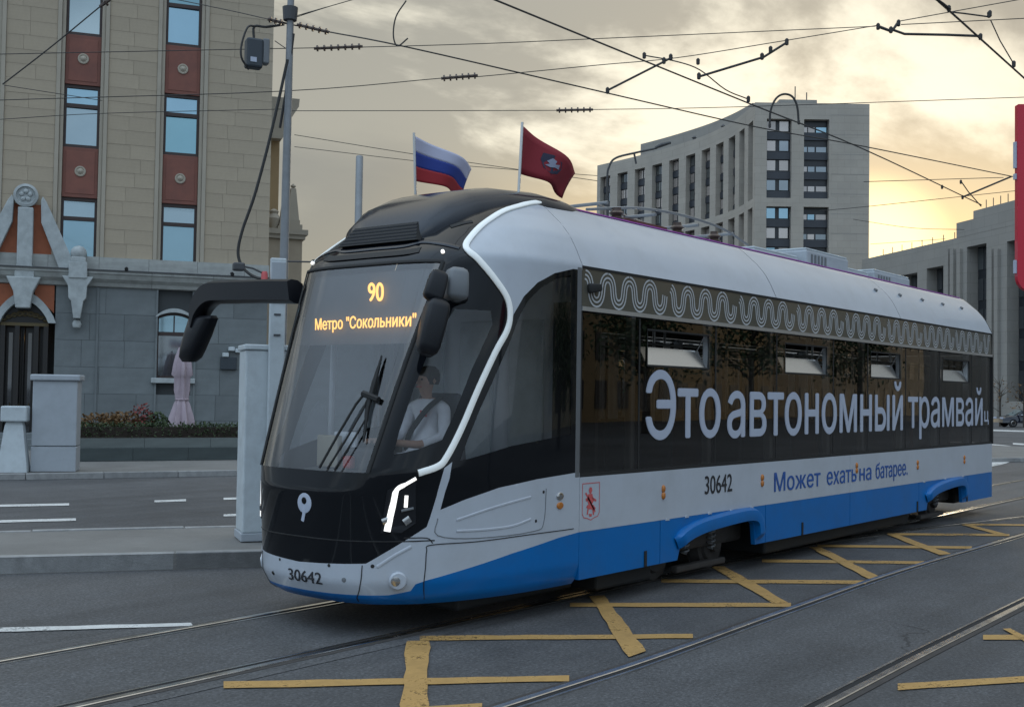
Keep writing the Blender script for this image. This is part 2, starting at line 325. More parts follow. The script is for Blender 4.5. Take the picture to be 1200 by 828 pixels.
# ------------------------------------------------------------------ mesh helpers
class MB:
    def __init__(s): s.v = []; s.f = []; s.m = []
    def add(s, vs, fs, mi=0):
        o = len(s.v); s.v += [tuple(float(c) for c in v) for v in vs]; s.f += [tuple(i+o for i in f) for f in fs]; s.m += [mi]*len(fs); return s
    def box(s, x0, x1, y0, y1, z0, z1, mi=0):
        vs = [(x, y, z) for z in (z0, z1) for y in (y0, y1) for x in (x0, x1)]
        return s.add(vs, [(0, 2, 3, 1), (4, 5, 7, 6), (0, 1, 5, 4), (2, 6, 7, 3), (0, 4, 6, 2), (1, 3, 7, 5)], mi)
    def obox(s, c, ax, ay, az, hx, hy, hz, mi=0):
        c, ax, ay, az = [np.array(q, float) for q in (c, ax, ay, az)]
        vs = [c+ax*hx*i+ay*hy*j+az*hz*k for k in (-1, 1) for j in (-1, 1) for i in (-1, 1)]
        return s.add(vs, [(0, 2, 3, 1), (4, 5, 7, 6), (0, 1, 5, 4), (2, 6, 7, 3), (0, 4, 6, 2), (1, 3, 7, 5)], mi)
    def tube(s, pts, r, n=8, mi=0, cap=True):
        pts = [np.array(p, float) for p in pts]; k = len(pts)
        rs = r if hasattr(r, '__len__') else [r]*k
        rings = []; prev = None
        for i, p in enumerate(pts):
            t = pts[min(i+1, k-1)]-pts[max(i-1, 0)]; t = t/(np.linalg.norm(t)+1e-12)
            if prev is None:
                a = np.array([0, 0, 1.0]) if abs(t[2]) < 0.9 else np.array([1.0, 0, 0])
                a = a-t*(a@t)
            else: a = prev-t*(prev@t)
            a = a/(np.linalg.norm(a)+1e-12); prev = a; b = np.cross(t, a)
            rings.append([p+rs[i]*(a*math.cos(2*math.pi*j/n)+b*math.sin(2*math.pi*j/n)) for j in range(n)])
        vs = [q for rg in rings for q in rg]; fs = []
        for i in range(k-1):
            for j in range(n): fs.append((i*n+j, i*n+(j+1) % n, (i+1)*n+(j+1) % n, (i+1)*n+j))
        if cap: fs.append(tuple(range(n-1, -1, -1))); fs.append(tuple((k-1)*n+j for j in range(n)))
        return s.add(vs, fs, mi)
    def lathe(s, prof, c=(0, 0, 0), n=20, mi=0):
        vs = []; k = len(prof)
        for (r, z) in prof:
            for j in range(n): vs.append((c[0]+r*math.cos(2*math.pi*j/n), c[1]+r*math.sin(2*math.pi*j/n), c[2]+z))
        fs = [(i*n+j, i*n+(j+1) % n, (i+1)*n+(j+1) % n, (i+1)*n+j) for i in range(k-1) for j in range(n)]
        fs.append(tuple(range(n-1, -1, -1))); fs.append(tuple((k-1)*n+j for j in range(n)))
        return s.add(vs, fs, mi)
    def prism(s, poly, fn, d0, d1, mi=0):
        """poly 2-D (a,b); fn(a,b,d)->xyz ; extruded from d0 to d1"""
        n = len(poly)
        vs = [fn(a, b, d0) for a, b in poly]+[fn(a, b, d1) for a, b in poly]
        fs = [tuple(range(n-1, -1, -1)), tuple(range(n, 2*n))]+[(i, (i+1) % n, n+(i+1) % n, n+i) for i in range(n)]
        return s.add(vs, fs, mi)
    def sweep(s, path, prof, up=(0, 0, 1), mi=0):
        """profile (side, up) swept along a path"""
        path = [np.array(p, float) for p in path]; up = np.array(up, float); k = len(path); n = len(prof); vs = []
        for i, p in enumerate(path):
            t = path[min(i+1, k-1)]-path[max(i-1, 0)]; t /= np.linalg.norm(t)
            sd = np.cross(t, up); sd /= np.linalg.norm(sd)
            for a, b in prof: vs.append(p+sd*a+up*b)
        fs = [(i*n+j, i*n+(j+1) % n, (i+1)*n+(j+1) % n, (i+1)*n+j) for i in range(k-1) for j in range(n)]
        fs.append(tuple(range(n-1, -1, -1))); fs.append(tuple((k-1)*n+j for j in range(n)))
        return s.add(vs, fs, mi)
    def build(s, name, mats, parent=None, smooth=False, bevel=0.0, bseg=2, loc=None, fix=True):
        me = bpy.data.meshes.new(name); me.from_pydata(s.v, [], s.f)
        ms = mats if isinstance(mats, (list, tuple)) else [mats]
        for m in ms: me.materials.append(MATS[m])
        me.polygons.foreach_set('material_index', s.m); me.update()
        bm = bmesh.new(); bm.from_mesh(me)
        if fix: bmesh.ops.recalc_face_normals(bm, faces=bm.faces)
        if bevel > 0:
            es = [e for e in bm.edges if len(e.link_faces) == 2 and e.calc_face_angle(0) > 0.6]
            bmesh.ops.bevel(bm, geom=es, offset=bevel, segments=bseg, profile=0.5, affect='EDGES', clamp_overlap=True)
        bm.to_mesh(me); bm.free()
        if smooth: me.shade_smooth() if False else [setattr(p, 'use_smooth', True) for p in me.polygons]
        o = bpy.data.objects.new(name, me); C.objects.link(o)
        if smooth:
            me.set_sharp_from_angle(angle=R(38))
        if parent: o.parent = parent
        if loc is not None: o.location = loc
        return o
def tag(o, label, cat, group=None):
    o['label'] = label; o['category'] = cat
    if group: o['group'] = group
    return o
def struct(o): o['kind'] = 'structure'; return o
def thing(name, label, cat, loc=(0, 0, 0), rz=0.0, group=None):
    o = bpy.data.objects.new(name, None); C.objects.link(o); o.location = loc; o.rotation_euler = (0, 0, rz); o.empty_display_size = 0.2
    return tag(o, label, cat, group)
def text_mesh(txt):
    """letter outlines filled by winding number (the font's contours overlap)"""
    cu = bpy.data.curves.new('t', 'FONT'); cu.body = txt; cu.size = 1; cu.resolution_u = 4
    o = bpy.data.objects.new('t', cu); C.objects.link(o)
    dg = bpy.context.evaluated_depsgraph_get(); dg.update()
    c2 = o.evaluated_get(dg).to_curve(dg)
    loops = []
    for sp in c2.splines:
        bp = sp.bezier_points; n = len(bp); pts = []
        if n < 2: continue
        for k in range(n):
            p0, p1 = bp[k], bp[(k+1) % n]; a, b, c_, d = [np.array(q[:2]) for q in (p0.co, p0.handle_right, p1.handle_left, p1.co)]
            straight = np.linalg.norm(np.cross(np.append(b-a, 0), np.append(d-a, 0))) < 1e-6 and np.linalg.norm(np.cross(np.append(c_-a, 0), np.append(d-a, 0))) < 1e-6
            m = 1 if straight else 5
            for q in range(m):
                t = q/m; pts.append(a*(1-t)**3+3*b*t*(1-t)**2+3*c_*t*t*(1-t)+d*t**3)
        loops.append(np.array(pts))
    o.to_curve_clear(); bpy.data.objects.remove(o); bpy.data.curves.remove(cu)
    # group loops into letters by overlap in x so that each triangulation stays small
    vs_all, fs_all = [], []
    order = sorted(range(len(loops)), key=lambda k: loops[k][:, 0].min()); grp = []; cur_max = -1e9
    for k in order:
        if loops[k][:, 0].min() > cur_max: grp.append([])
        grp[-1].append(k); cur_max = max(cur_max, loops[k][:, 0].max())
    for g_ in grp:
        P, E = [], []
        for k in g_:
            o_ = len(P); n = len(loops[k]); P += [Vector((float(x), float(y))) for x, y in loops[k]]; E += [(o_+q, o_+(q+1) % n) for q in range(n)]
        v2, e2, f2, *_ = delaunay_2d_cdt(P, E, [], 0, 1e-6); base = len(vs_all); vs_all += [(v.x, v.y, 0) for v in v2]
        for f in f2:
            cx_ = sum(v2[q].x for q in f)/len(f); cy_ = sum(v2[q].y for q in f)/len(f); w = 0
            for k in g_:
                L_ = loops[k]; x1, y1 = L_[:, 0], L_[:, 1]; x2, y2 = np.roll(x1, -1), np.roll(y1, -1)
                side = (x2-x1)*(cy_-y1)-(cx_-x1)*(y2-y1)
                w += int(np.sum((y1 <= cy_) & (y2 > cy_) & (side > 0)))-int(np.sum((y1 > cy_) & (y2 <= cy_) & (side < 0)))
            if w != 0: fs_all.append(tuple(q+base for q in f))
    me = bpy.data.meshes.new('t'); me.from_pydata(vs_all, [], fs_all); me.update()
    return me
def text_part(name, txt, m, parent, fn, x0, x1, y0=None, y1=None, bold=0.0, ref=None):
    """fit a word in an (a,b) box and map it by fn(a,b,lift)->xyz; ref = font heights that map to y0,y1. bold: stroke widening in font units"""
    me = text_mesh(txt)
    vs = np.array([v.co[:] for v in me.vertices]); fs = [tuple(p.vertices) for p in me.polygons]; bpy.data.meshes.remove(me)
    lo = vs.min(0); hi = vs.max(0); lo[0] -= bold; hi[0] += bold
    b0, b1 = (lo[1], hi[1]) if ref is None else ref
    shifts = [(0, 0)] if bold == 0 else [(-bold, 0), (bold, 0), (0, bold*.5), (0, -bold*.5), (bold/3, 0), (-bold/3, 0)]
    mb = MB()
    for k, (sx, sy) in enumerate(shifts):
        out = []
        for v in vs:
            a = x0+(v[0]+sx-lo[0])/(hi[0]-lo[0])*(x1-x0); b = y0+(v[1]+sy-b0)/(b1-b0)*(y1-y0)
            out.append(fn(a, b, 0.0006*k))
        mb.add(out, fs)
    return mb.build(name, m, parent, fix=False)
def lerp(a, b, t): return a+(b-a)*t
def itp(x, xs, ys): return float(np.interp(x, xs, ys))
def catmull(pts, n=6):
    P = [np.array(p, float) for p in pts]; P = [2*P[0]-P[1]]+P+[2*P[-1]-P[-2]]; out = []
    for i in range(1, len(P)-2):
        for k in range(n):
            t = k/n; a, b, c, d = P[i-1:i+3]
            out.append(0.5*((2*b)+(c-a)*t+(2*a-5*b+4*c-d)*t*t+(3*b-a-3*c+d)*t**3))
    out.append(P[-2]); return out
# ================================================================== ground, road, rails
YR = 6.728; YL = YR+1.524; YC = YR-0.488+1.25; S0 = 8.837
g = MB(); g.add([(-700, -700, 0), (1500, -700, 0), (1500, 1500, 0), (-700, 1500, 0)], [(0, 1, 2, 3)])
road = struct(g.build('road', 'asphalt'))
# bed of the tram tracks, a slightly different asphalt laid between the rails
g = MB(); z = 0.004
g.add([(-25, YR-0.25, z), (90, YR-0.25, z), (90, YL+0.3, z), (-25, YL+0.3, z)], [(0, 1, 2, 3)])
struct(g.build('track_bed', 'track_asphalt'))
def gp(p, z=0.0): q = onz(p, z); return np.array([q[0], q[1], z])
def unit(v): v = np.array(v, float); return v/np.linalg.norm(v)
def extend(A, B, a, b):
    d = unit(B-A); return A-d*a, B+d*b
# rails -----------------------------------------------------------------
def rail(name, label, pts, flip=1):
    P = catmull(pts, 6) if len(pts) > 2 else [np.array(pts[0], float), np.array(pts[1], float)]
    t = thing(name, label, 'rail', tuple(P[0][:2])+(0,), group='tram rails in the road')
    o = np.array([P[0][0], P[0][1], 0])
    Q = [np.array([p[0], p[1], 0])-o for p in P]
    f = flip
    MB().sweep(Q, [(-0.034, -0.03), (0.034, -0.03), (0.034, 0.012), (0.026, 0.016), (-0.026, 0.016), (-0.034, 0.012)]).build('rail_head', 'steel', t, smooth=False)
    MB().sweep(Q, [(f*0.036, -0.02), (f*0.084, -0.02), (f*0.084, 0.0075), (f*0.036, 0.0075)]).build('groove', 'groove', t)
    MB().sweep(Q, [(f*0.086, -0.02), (f*0.108, -0.02), (f*0.108, 0.012), (f*0.086, 0.012)]).build('guard_lip', 'steel', t)
    MB().sweep(Q, [(-f*0.036, -0.02), (-f*0.085, -0.02), (-f*0.085, 0.007), (-f*0.036, 0.007)]).build('joint_sealant', 'rust', t)
    return t
rail('tram_rail', 'straight steel rail under the near wheels of the tram', [(-25, YR), (88, YR)], -1)
rail('tram_rail', 'straight steel rail under the far wheels of the tram, beside the white lane line', [(-25, YL), (88, YL)], 1)
def railpx(pts, ext0=0, ext1=0):
    P = [gp(p) for p in pts]
    if ext0: P.insert(0, P[0]-unit(P[1]-P[0])*ext0)
    if ext1: P.append(P[-1]+unit(P[-1]-P[-2])*ext1)
    return P
rail('tram_rail', 'bright steel rail of the empty track, cutting the yellow hatching', railpx([(590, 828), (760, 773), (920, 715.5), (1060, 667), (1200, 626)], 6, 14), 1)
rail('tram_rail', 'double-edged steel rail of the empty track, beside a lone yellow corner', railpx([(965, 828), (1080, 768), (1200, 708)], 6, 12), -1)
rail('tram_rail', 'curved steel rail branching off beside the rear of the tram', railpx([(900, 648.5), (960, 635.5), (1040, 624.5), (1120, 614.5), (1200, 605.5)], 0, 20), 1)
# painted markings, parts of the road --------------------------------------
def mark(pix, m='paint_white', z=0.009):
    C0 = [gp(p, z) for p in pix]; P = []
    for i in range(len(C0)):        # hand-laid paint: the edges wander by a centimetre or so
        a, b = C0[i], C0[(i+1) % len(C0)]; k = max(1, int(np.linalg.norm(b-a)/.22)); d = unit(b-a); n_ = np.array([-d[1], d[0], 0])
        P += [a+(b-a)*j/k+(n_*random.uniform(-.013, .013) if j else 0) for j in range(k)]
    me = MB(); me.add(P, [tuple(range(len(P)))])
    return me.build('road_marking', m, road)
def line_px(a, b, wpx_a, wpx_b, m, z=0.009):
    return mark([(a[0], a[1]-wpx_a/2), (b[0], b[1]-wpx_b/2), (b[0], b[1]+wpx_b/2), (a[0], a[1]+wpx_a/2)], m, z)
Y = 'paint_yellow'
for a, b, wa, wb in [((262, 801.5), (667, 794), 8, 7), ((492, 747), (812, 744.5), 5.5, 5), ((668, 708), (927, 708), 4.6, 4.6), ((775, 680), (1015, 681.5), 4, 4),
                     ((893, 656.5), (1084, 658.7), 3.4, 3.4), ((958, 639), (1139, 641), 2.8, 2.8), ((1040, 625.3), (1183, 626.3), 2.4, 2.4), ((1128, 614), (1230, 615), 2, 2),
                     ((1052, 804), (1230, 793), 8, 8), ((1152, 746), (1230, 746), 5.5, 5.5), ((380, 838), (565, 827), 9, 8)]:
    line_px(a, b, wa, wb, Y)
for q in [[(477, 750), (503, 750), (501, 850), (468, 850)], [(690, 698), (708, 697), (757, 762), (737, 769)], [(833, 663), (849, 663), (924, 705.5), (905, 706)],
          [(948, 640.5), (961, 640), (1032, 676), (1018, 677.5)], [(1040, 626), (1052, 626), (1115, 648.5), (1101, 649.5)], [(1128, 614.5), (1138, 614.5), (1181, 625.5), (1169, 626)],
          [(1175, 736), (1184, 735.5), (1235, 762), (1235, 769)]]:
    mark(q, Y, 0.0125)
mark([(-120, 737.5), (224, 729), (226, 732.5), (-120, 743.5)])
for a, b, w in [((-60, 593.3), (81, 590.5), 2.6), ((-60, 612), (89, 608.2), 2.8), ((181, 587), (218, 585.6), 2.4), ((262, 584), (330, 582.5), 2.4), ((262, 603.2), (330, 602), 2.6)]:
    line_px(a, b, w, w, 'paint_white')
# rounded hatched island painted on the far right
def loop(pts, w):
    P = catmull(pts, 5); n = len(P); vs = []
    for i, p in enumerate(P):
        t = unit(P[min(i+1, n-1)]-P[max(i-1, 0)]); s_ = np.array([-t[1], t[0], 0])
        vs += [p+s_*w/2, p-s_*w/2]
    m = MB(); m.add(vs, [(2*i, 2*i+1, 2*i+3, 2*i+2) for i in range(n-1)]); return m.build('road_marking', 'paint_white', road)
loop([gp(p, 0.009) for p in [(1110, 521), (1150, 524.5), (1170, 529), (1180, 535), (1174, 540), (1155, 545), (1110, 551)]], 0.55)
for yy in (530, 534.5, 539): line_px((1110, yy), (1170-abs(yy-534.5), yy+0.5), 1.6, 1.6, 'paint_white')
line_px((1130, 517.5), (1184, 523), 1.8, 1.8, 'paint_white'); line_px((1187, 519.5), (1260, 524), 1.8, 1.8, 'paint_white'); line_px((1150, 503.5), (1300, 508), 1.6, 1.6, 'paint_white')
# patched lane and dark tar seams as thin sheets
for pts, w in [([(0, 690), (150, 688), (310, 690)], 0.03), ([(640, 800), (800, 790), (1010, 740), (1190, 660)], 0.025), ([(10, 640), (150, 637), (300, 633)], 0.02)]:
    pass

# kerbs ------------------------------------------------------------------
def kerb_row(owner, A, B, width, z0, z1, step, inward, name='kerb_stone'):
    d = unit(B-A); n = np.array([-d[1], d[0], 0])*inward; Ln = np.linalg.norm(B-A); k = max(1, int(round(Ln/step))); st = Ln/k
    m = MB(); hx = st/2-0.006
    m.obox((0, 0, 0), d, n, (0, 0, 1), hx, width/2, (z1-z0)/2)
    src = None
    for i in range(k):
        c = A+d*(i+0.5)*st+n*width/2; c = np.array([c[0], c[1], (z0+z1)/2])
        if src is None: o = m.build(name, 'kerb', owner, bevel=0.012); src = o
        else: o = src.copy(); C.objects.link(o); o.parent = owner
        o.location = Vector(c)+Vector((0, 0, random.uniform(-0.004, 0.004)))
# tram-stop island on the left
ZI = 0.19
A, B = gp((0, 652), ZI), gp((308, 645), ZI); A0, B0 = extend(A, B, 9, 1.2)
A2, B2 = gp((0, 621.5), ZI), gp((283, 615), ZI); A3, B3 = extend(A2, B2, 9, 3.0)
isl = MB(); poly = [A0, B0, B0+(B3-B0)*0.35+unit(B-A)*0.5, B3, A3]
isl.prism([(p[0], p[1]) for p in poly], lambda a, b, d: (a, b, d), 0.0, ZI-0.01)
island = struct(isl.build('stop_island', 'pavement'))
kerb_row(island, A0, B0, 0.16, 0.0, ZI, 2.0, 1)
kerb_row(island, A3, B3, 0.12, 0.0, ZI+0.005, 2.0, -1)
# far pavement with its kerb
ZP = 0.14
F0, F1 = extend(gp((0, 555), ZP), gp((284, 550.5), ZP), 14, 34)
dF = unit(F1-F0); nF = np.array([-dF[1], dF[0], 0])
pv = MB(); poly = [F0+nF*0.14, F1+nF*0.14, F1+nF*45, F0+nF*45]
pv.prism([(p[0], p[1]) for p in poly], lambda a, b, d: (a, b, d), 0.0, ZP-0.008)
pavement = struct(pv.build('pavement', 'pavement'))
kerb_row(pavement, F0, F1, 0.16, 0.0, ZP, 1.6, 1)
# ================================================================== tram
SN = 12.88; HW = 1.25
tram = thing('tram', 'low-floor tram with white body, blue skirt, black glazed front and big Cyrillic lettering', 'tram', (S0, YC, 0))
ZS = [0.26, 0.32, 0.45, 1.20, 1.36, 2.60, 3.16, 3.24, 3.40, 3.53, 3.65, 3.73, 3.82, 3.89, 3.93]
WS = [1.17, 1.22, 1.25, 1.25, 1.25, 1.25, 1.25, 1.25, 1.175, 1.10, 1.00, 0.91, 0.81, 0.72, 0.60]
LS = [2.13, 2.24, 2.31, 2.33, 2.29, 1.84, 1.63, 1.58, 1.40, 1.24, 1.07, 0.93, 0.70, 0.45, 0.20]
MS = [3.0, 3.0, 3.0, 3.2, 3.6, 4.6, 5.0, 5.0, 4.4, 4.0, 3.6, 3.4, 3.2, 3.0, 3.0]
def prof(z): return itp(z, ZS, WS), itp(z, ZS, LS), itp(z, ZS, MS)
_cache = {}
def outline(z):
    k = round(z, 4)
    if k in _cache: return _cache[k]
    W, Ln, m = prof(z); ph = np.linspace(0, math.pi/2, 241)
    # sample finely towards the flat nose where |sin|^(2/m) is steep
    ph = (ph/(math.pi/2))**1.8*(math.pi/2)
    s = -Ln*np.cos(ph)**(2/2.3); t = W*np.sin(ph)**(2/m); s[-1] = 0; t[-1] = W
    ln = np.concatenate([[0], np.cumsum(np.hypot(np.diff(s), np.diff(t)))]); ln /= ln[-1]
    _cache[k] = (ln, s, t); return _cache[k]
def SP(u, z):
    """cab shell: u = -1 near seam, 0 nose, +1 far seam"""
    z = min(max(z, ZS[0]), ZS[-1]); ln, s, t = outline(z); a = min(abs(u), 1.0)
    return np.array([np.interp(a, ln, s), math.copysign(np.interp(a, ln, t), u), z])
def SNrm(u, z):
    e = 0.006; uu = min(max(u, -1+2*e), 1-2*e); zz = min(max(z, ZS[0]+2*e), ZS[-1]-2*e)
    n = np.cross(SP(uu+e, zz)-SP(uu-e, zz), SP(uu, zz+e)-SP(uu, zz-e))
    n /= np.linalg.norm(n)+1e-12
    c = SP(u, z)-np.array([0.8, 0, z-0.1]); c[2] = 0.1
    return n if n@c > 0 else -n
T0 = np.array([S0, YC, 0])
_gu = np.linspace(-1, 0.15, 150); _gz = np.linspace(ZS[0], ZS[-1], 130)
_gp = []
for u_ in _gu:
    for z_ in _gz:
        q = proj(SP(u_, z_)+T0); _gp.append((q[0], q[1], q[2]))
_gp = np.array(_gp)
def UV(p):
    """photo pixel -> (u,z) on the near side of the cab shell"""
    d = np.hypot(_gp[:, 0]-p[0], _gp[:, 1]-p[1])
    near = np.where(d < d.min()+1.5)[0]; i = near[np.argmin(_gp[near, 2])]
    u, z = _gu[i//130], _gz[i % 130]
    for _ in range(12):
        q = np.array(proj(SP(u, z)+T0)[:2]); r = np.array(p)-q
        if np.hypot(*r) < 0.05: break
        e = 0.004
        J = np.array([(np.array(proj(SP(u+e, z)+T0)[:2])-q)/e, (np.array(proj(SP(u, z+e)+T0)[:2])-q)/e]).T
        try: dl = np.linalg.solve(J, r)
        except Exception: break
        dl = np.clip(dl, -0.03, 0.03); u = min(max(u+dl[0], -1), 0.3); z = min(max(z+dl[1], ZS[0]), ZS[-1])
    return (u, z)
def UVs(pts): return [UV(p) for p in pts]
def smooth2(pts, n=5): return [tuple(p) for p in catmull([(a, b, 0) for a, b in pts], n)] if False else [(p[0], p[1]) for p in catmull([np.array([a, b]) for a, b in pts], n)]
def inpoly(p, poly):
    x, y = p; r = False; n = len(poly)
    for i in range(n):
        x1, y1 = poly[i]; x2, y2 = poly[(i+1) % n]
        if (y1 > y) != (y2 > y) and x < (x2-x1)*(y-y1)/(y2-y1)+x1: r = not r
    return r

# outlines on the cab shell -------------------------------------------------
led_px = [(436, 590), (440, 572), (458, 565), (490, 554), (513, 546), (523, 535), (540, 502), (560, 455), (580, 412), (593, 388), (597, 370), (594, 350), (580, 328), (560, 304), (546, 291), (552, 278), (568, 262), (590, 248), (612, 241)]
led_uv = UVs(led_px)+[(-0.86, 3.845), (-0.985, 3.875)]
# windscreen: symmetric about the nose
a = UV((519, 309)); b = UV((432, 548)); c = UV((475, 425))
top_z = (a[1]+3.17)/2; bot_z = 1.36
ws_right = [(b[0], bot_z), (c[0], c[1]), (a[0], top_z)]
ws = [(u, z) for u, z in ws_right]+[(-u, z) for u, z in reversed(ws_right)]
def densify(poly, closed=True, step=0.02):
    out = []; n = len(poly)
    for i in range(n if closed else n-1):
        p, q = np.array(poly[i]), np.array(poly[(i+1) % n]); k = max(1, int(np.hypot(*(q-p))/step))
        out += [tuple(p+(q-p)*j/k) for j in range(k)]
    if not closed: out.append(tuple(poly[-1]))
    return out
quarter = UVs([(533, 362), (575, 364), (577, 380), (553, 432), (530, 490), (518, 515), (490, 526), (461, 533), (468, 505), (485, 455), (505, 405)])
glz_px = [(672, 315), (650, 320), (630, 331), (614, 347), (602, 368), (594, 392), (578, 428), (558, 472), (541, 513), (527, 560), (516, 597), (545, 585), (585, 571), (630, 561), (672, 554)]
glazing = UVs(glz_px)
cabglass = UVs([(669, 322), (651, 327), (634, 337), (619, 352), (608, 372), (599, 397), (583, 434), (563, 478), (548, 515), (539, 540), (600, 522), (669, 508)])
# white shoulder and lower white panel
led_up = [q for q in led_uv[10:]]
shoulder = led_up+[(-1, 3.88), (-1, glazing[0][1])]+[q for q in glazing[:6]]+UVs([(590, 400), (597, 380)])
lowwhite_px = [(429, 660), (470, 636), (500, 617), (504, 606), (512, 580), (521, 548), (530, 541), (527, 560), (516, 597), (545, 585), (585, 571), (630, 561), (672, 554)]
lw = UVs(lowwhite_px)
blue_px = [(655, 629.5), (600, 648), (540, 668), (500, 679.5), (487, 684), (481, 692), (455, 697)]
bl = UVs(blue_px)
zw = lw[0][1]
low_near = [(0.0, 0.585)]+lw+[(-1, lw[-1][1]), (-1, 0.745)]+bl+[(0, 0.345)]
low_all = low_near+[(-u, z) for u, z in reversed(low_near[1:-1])]
mir = lambda P: [(-u, z) for u, z in P]
blue_near = [(0, 0.345)]+list(reversed(bl))+[(-1, 0.745), (-1, ZS[0]), (0, ZS[0])]
regions = [('windscreen', ws), ('quarter', quarter), ('quarter', mir(quarter)), ('cabglass', cabglass), ('cabglass', mir(cabglass)),
           ('white', low_all), ('blue', blue_near), ('blue', mir(blue_near)), ('white', shoulder), ('white', mir(shoulder))]
pts2, edges2 = [], []
SU = 2.6    # scale u to metres so that triangles are even
def addpoly(P):
    P = densify(P); o = len(pts2)
    for u, z in P: pts2.append(Vector((u*SU, z)))
    for i in range(len(P)): edges2.append((o+i, o+(i+1) % len(P)))
for _, P in regions: addpoly(P)
addpoly([(-1, ZS[0]), (1, ZS[0]), (1, ZS[-1]), (-1, ZS[-1])])
ul = np.linspace(-1, 1, 170); _pp = np.array([(v.x, v.y) for v in pts2])
for u_ in ul[1:-1]:
    for z_ in np.linspace(ZS[0], ZS[-1], 110)[1:-1]:
        if np.min(np.abs(_pp[:, 0]-u_*SU)+np.abs(_pp[:, 1]-z_)) < .02: continue
        pts2.append(Vector((u_*SU+random.uniform(-.002, .002), z_+random.uniform(-.002, .002))))
cv, ce, cf, *_ = delaunay_2d_cdt(pts2, edges2, [], 0, 1e-5)
cv3 = [SP(v.x/SU, v.y) for v in cv]
groups = {}
for f in cf:
    cx_ = sum(cv[i].x for i in f)/len(f)/SU; cz_ = sum(cv[i].y for i in f)/len(f)
    nm = 'black'
    if abs(cx_) > 1: continue
    for k, (rn, P) in enumerate(regions):
        if inpoly((cx_, cz_), P):
            nm = rn+('_far' if rn in ('quarter', 'cabglass') and cx_ > 0 else ''); break
    groups.setdefault(nm, []).append(f)
def patch(name, key, m, off=0.0, thick=0.0):
    fs = groups.get(key, []); used = sorted({i for f in fs for i in f}); ix = {v: i for i, v in enumerate(used)}
    mb = MB(); vs = []
    for i in used:
        p = cv3[i]
        if off: p = p+SNrm(cv[i].x/SU, cv[i].y)*off
        vs.append(p)
    out = []
    for f in fs:
        a2, b2, c2 = [cv[i] for i in f[:3]]; ccw = (b2-a2).cross(c2-a2) > 0      # u to the far side, z up: outward is clockwise
        out.append(tuple(ix[i] for i in (reversed(f) if ccw else f)))
    mb.add(vs, out)
    o = mb.build(name, m, tram, smooth=True, fix=False)
    if thick:
        sm = o.modifiers.new('thickness', 'SOLIDIFY'); sm.thickness = thick; sm.offset = -1
    return o
patch('cab_mask', 'black', 'tram_black')
patch('cab_body_panel', 'white', 'tram_white')
patch('cab_skirt', 'blue', 'tram_blue')
patch('windscreen', 'windscreen', 'glass_front')
for k in ('quarter', 'quarter_far'): patch('quarter_light', k, 'glass_cab')
for k in ('cabglass', 'cabglass_far'): patch('cab_side_window', k, 'glass_cab')
def ribbon(name, uv, w, m, off=0.004, thick=0.012, sides=(1,), n=4, parent=None):
    P = smooth2(uv, n) if n > 1 else uv; res = None
    for sd in sides:
        vs = []; k = len(P); pp = [SP(u*sd, z) for u, z in P]; nn = [SNrm(u*sd, z) for u, z in P]
        for i in range(k):
            t = pp[min(i+1, k-1)]-pp[max(i-1, 0)]; t = t/(np.linalg.norm(t)+1e-9); b = np.cross(nn[i], t); b /= np.linalg.norm(b)+1e-9
            ww = w[min(i, len(w)-1)] if hasattr(w, '__len__') else w
            for q, h in ((-1, off), (-1, off+thick*0.6), (-.6, off+thick), (.6, off+thick), (1, off+thick*0.6), (1, off)): vs.append(pp[i]+b*ww/2*q+nn[i]*h)
        mb = MB(); mb.add(vs, [(i*6+j, i*6+(j+1) % 6, (i+1)*6+(j+1) % 6, (i+1)*6+j) for i in range(k-1) for j in range(6)]+[(5, 4, 3, 2, 1, 0), tuple((k-1)*6+j for j in range(6))])
        res = mb.build(name, m, parent or tram, smooth=True)
    return res
ribbon('light_strip', led_uv[3:], 0.056, 'led', sides=(1, -1), thick=0.02)
# windscreen surround and seams
ribbon('windscreen_seal', [(ws[0][0], bot_z), (c[0], c[1]), (a[0], top_z)], 0.035, 'rubber', sides=(1, -1))
ribbon('windscreen_seal', [(a[0], top_z), (a[0]/2, top_z+.005), (0, top_z+.005), (-a[0]/2, top_z+.005), (-a[0], top_z)], 0.03, 'rubber')
seam = dict(off=0.001, thick=0.004, n=4)
ribbon('panel_gap', UVs([(424.5, 662), (422, 685), (420, 704)]), 0.008, 'rubber', sides=(1, -1), **seam)
ribbon('panel_gap', UVs([(497, 701), (498.5, 665), (500, 645), (506, 638), (560, 634), (620, 626), (672, 619)]), 0.008, 'rubber', sides=(1, -1), **seam)
ribbon('panel_gap', UVs([(473, 630), (500, 630), (507, 636)]), 0.008, 'rubber', sides=(1, -1), **seam)
ribbon('panel_gap', [(-0.42, 0.80), (-0.2, 0.80), (0, 0.80), (0.2, 0.80), (0.42, 0.80)], 0.010, 'rubber', **seam)
ribbon('panel_gap', UVs([(513, 607), (513, 627), (560, 630), (625, 622), (637, 612), (640, 572)]), 0.007, 'plastic_grey', sides=(1, -1), **seam)
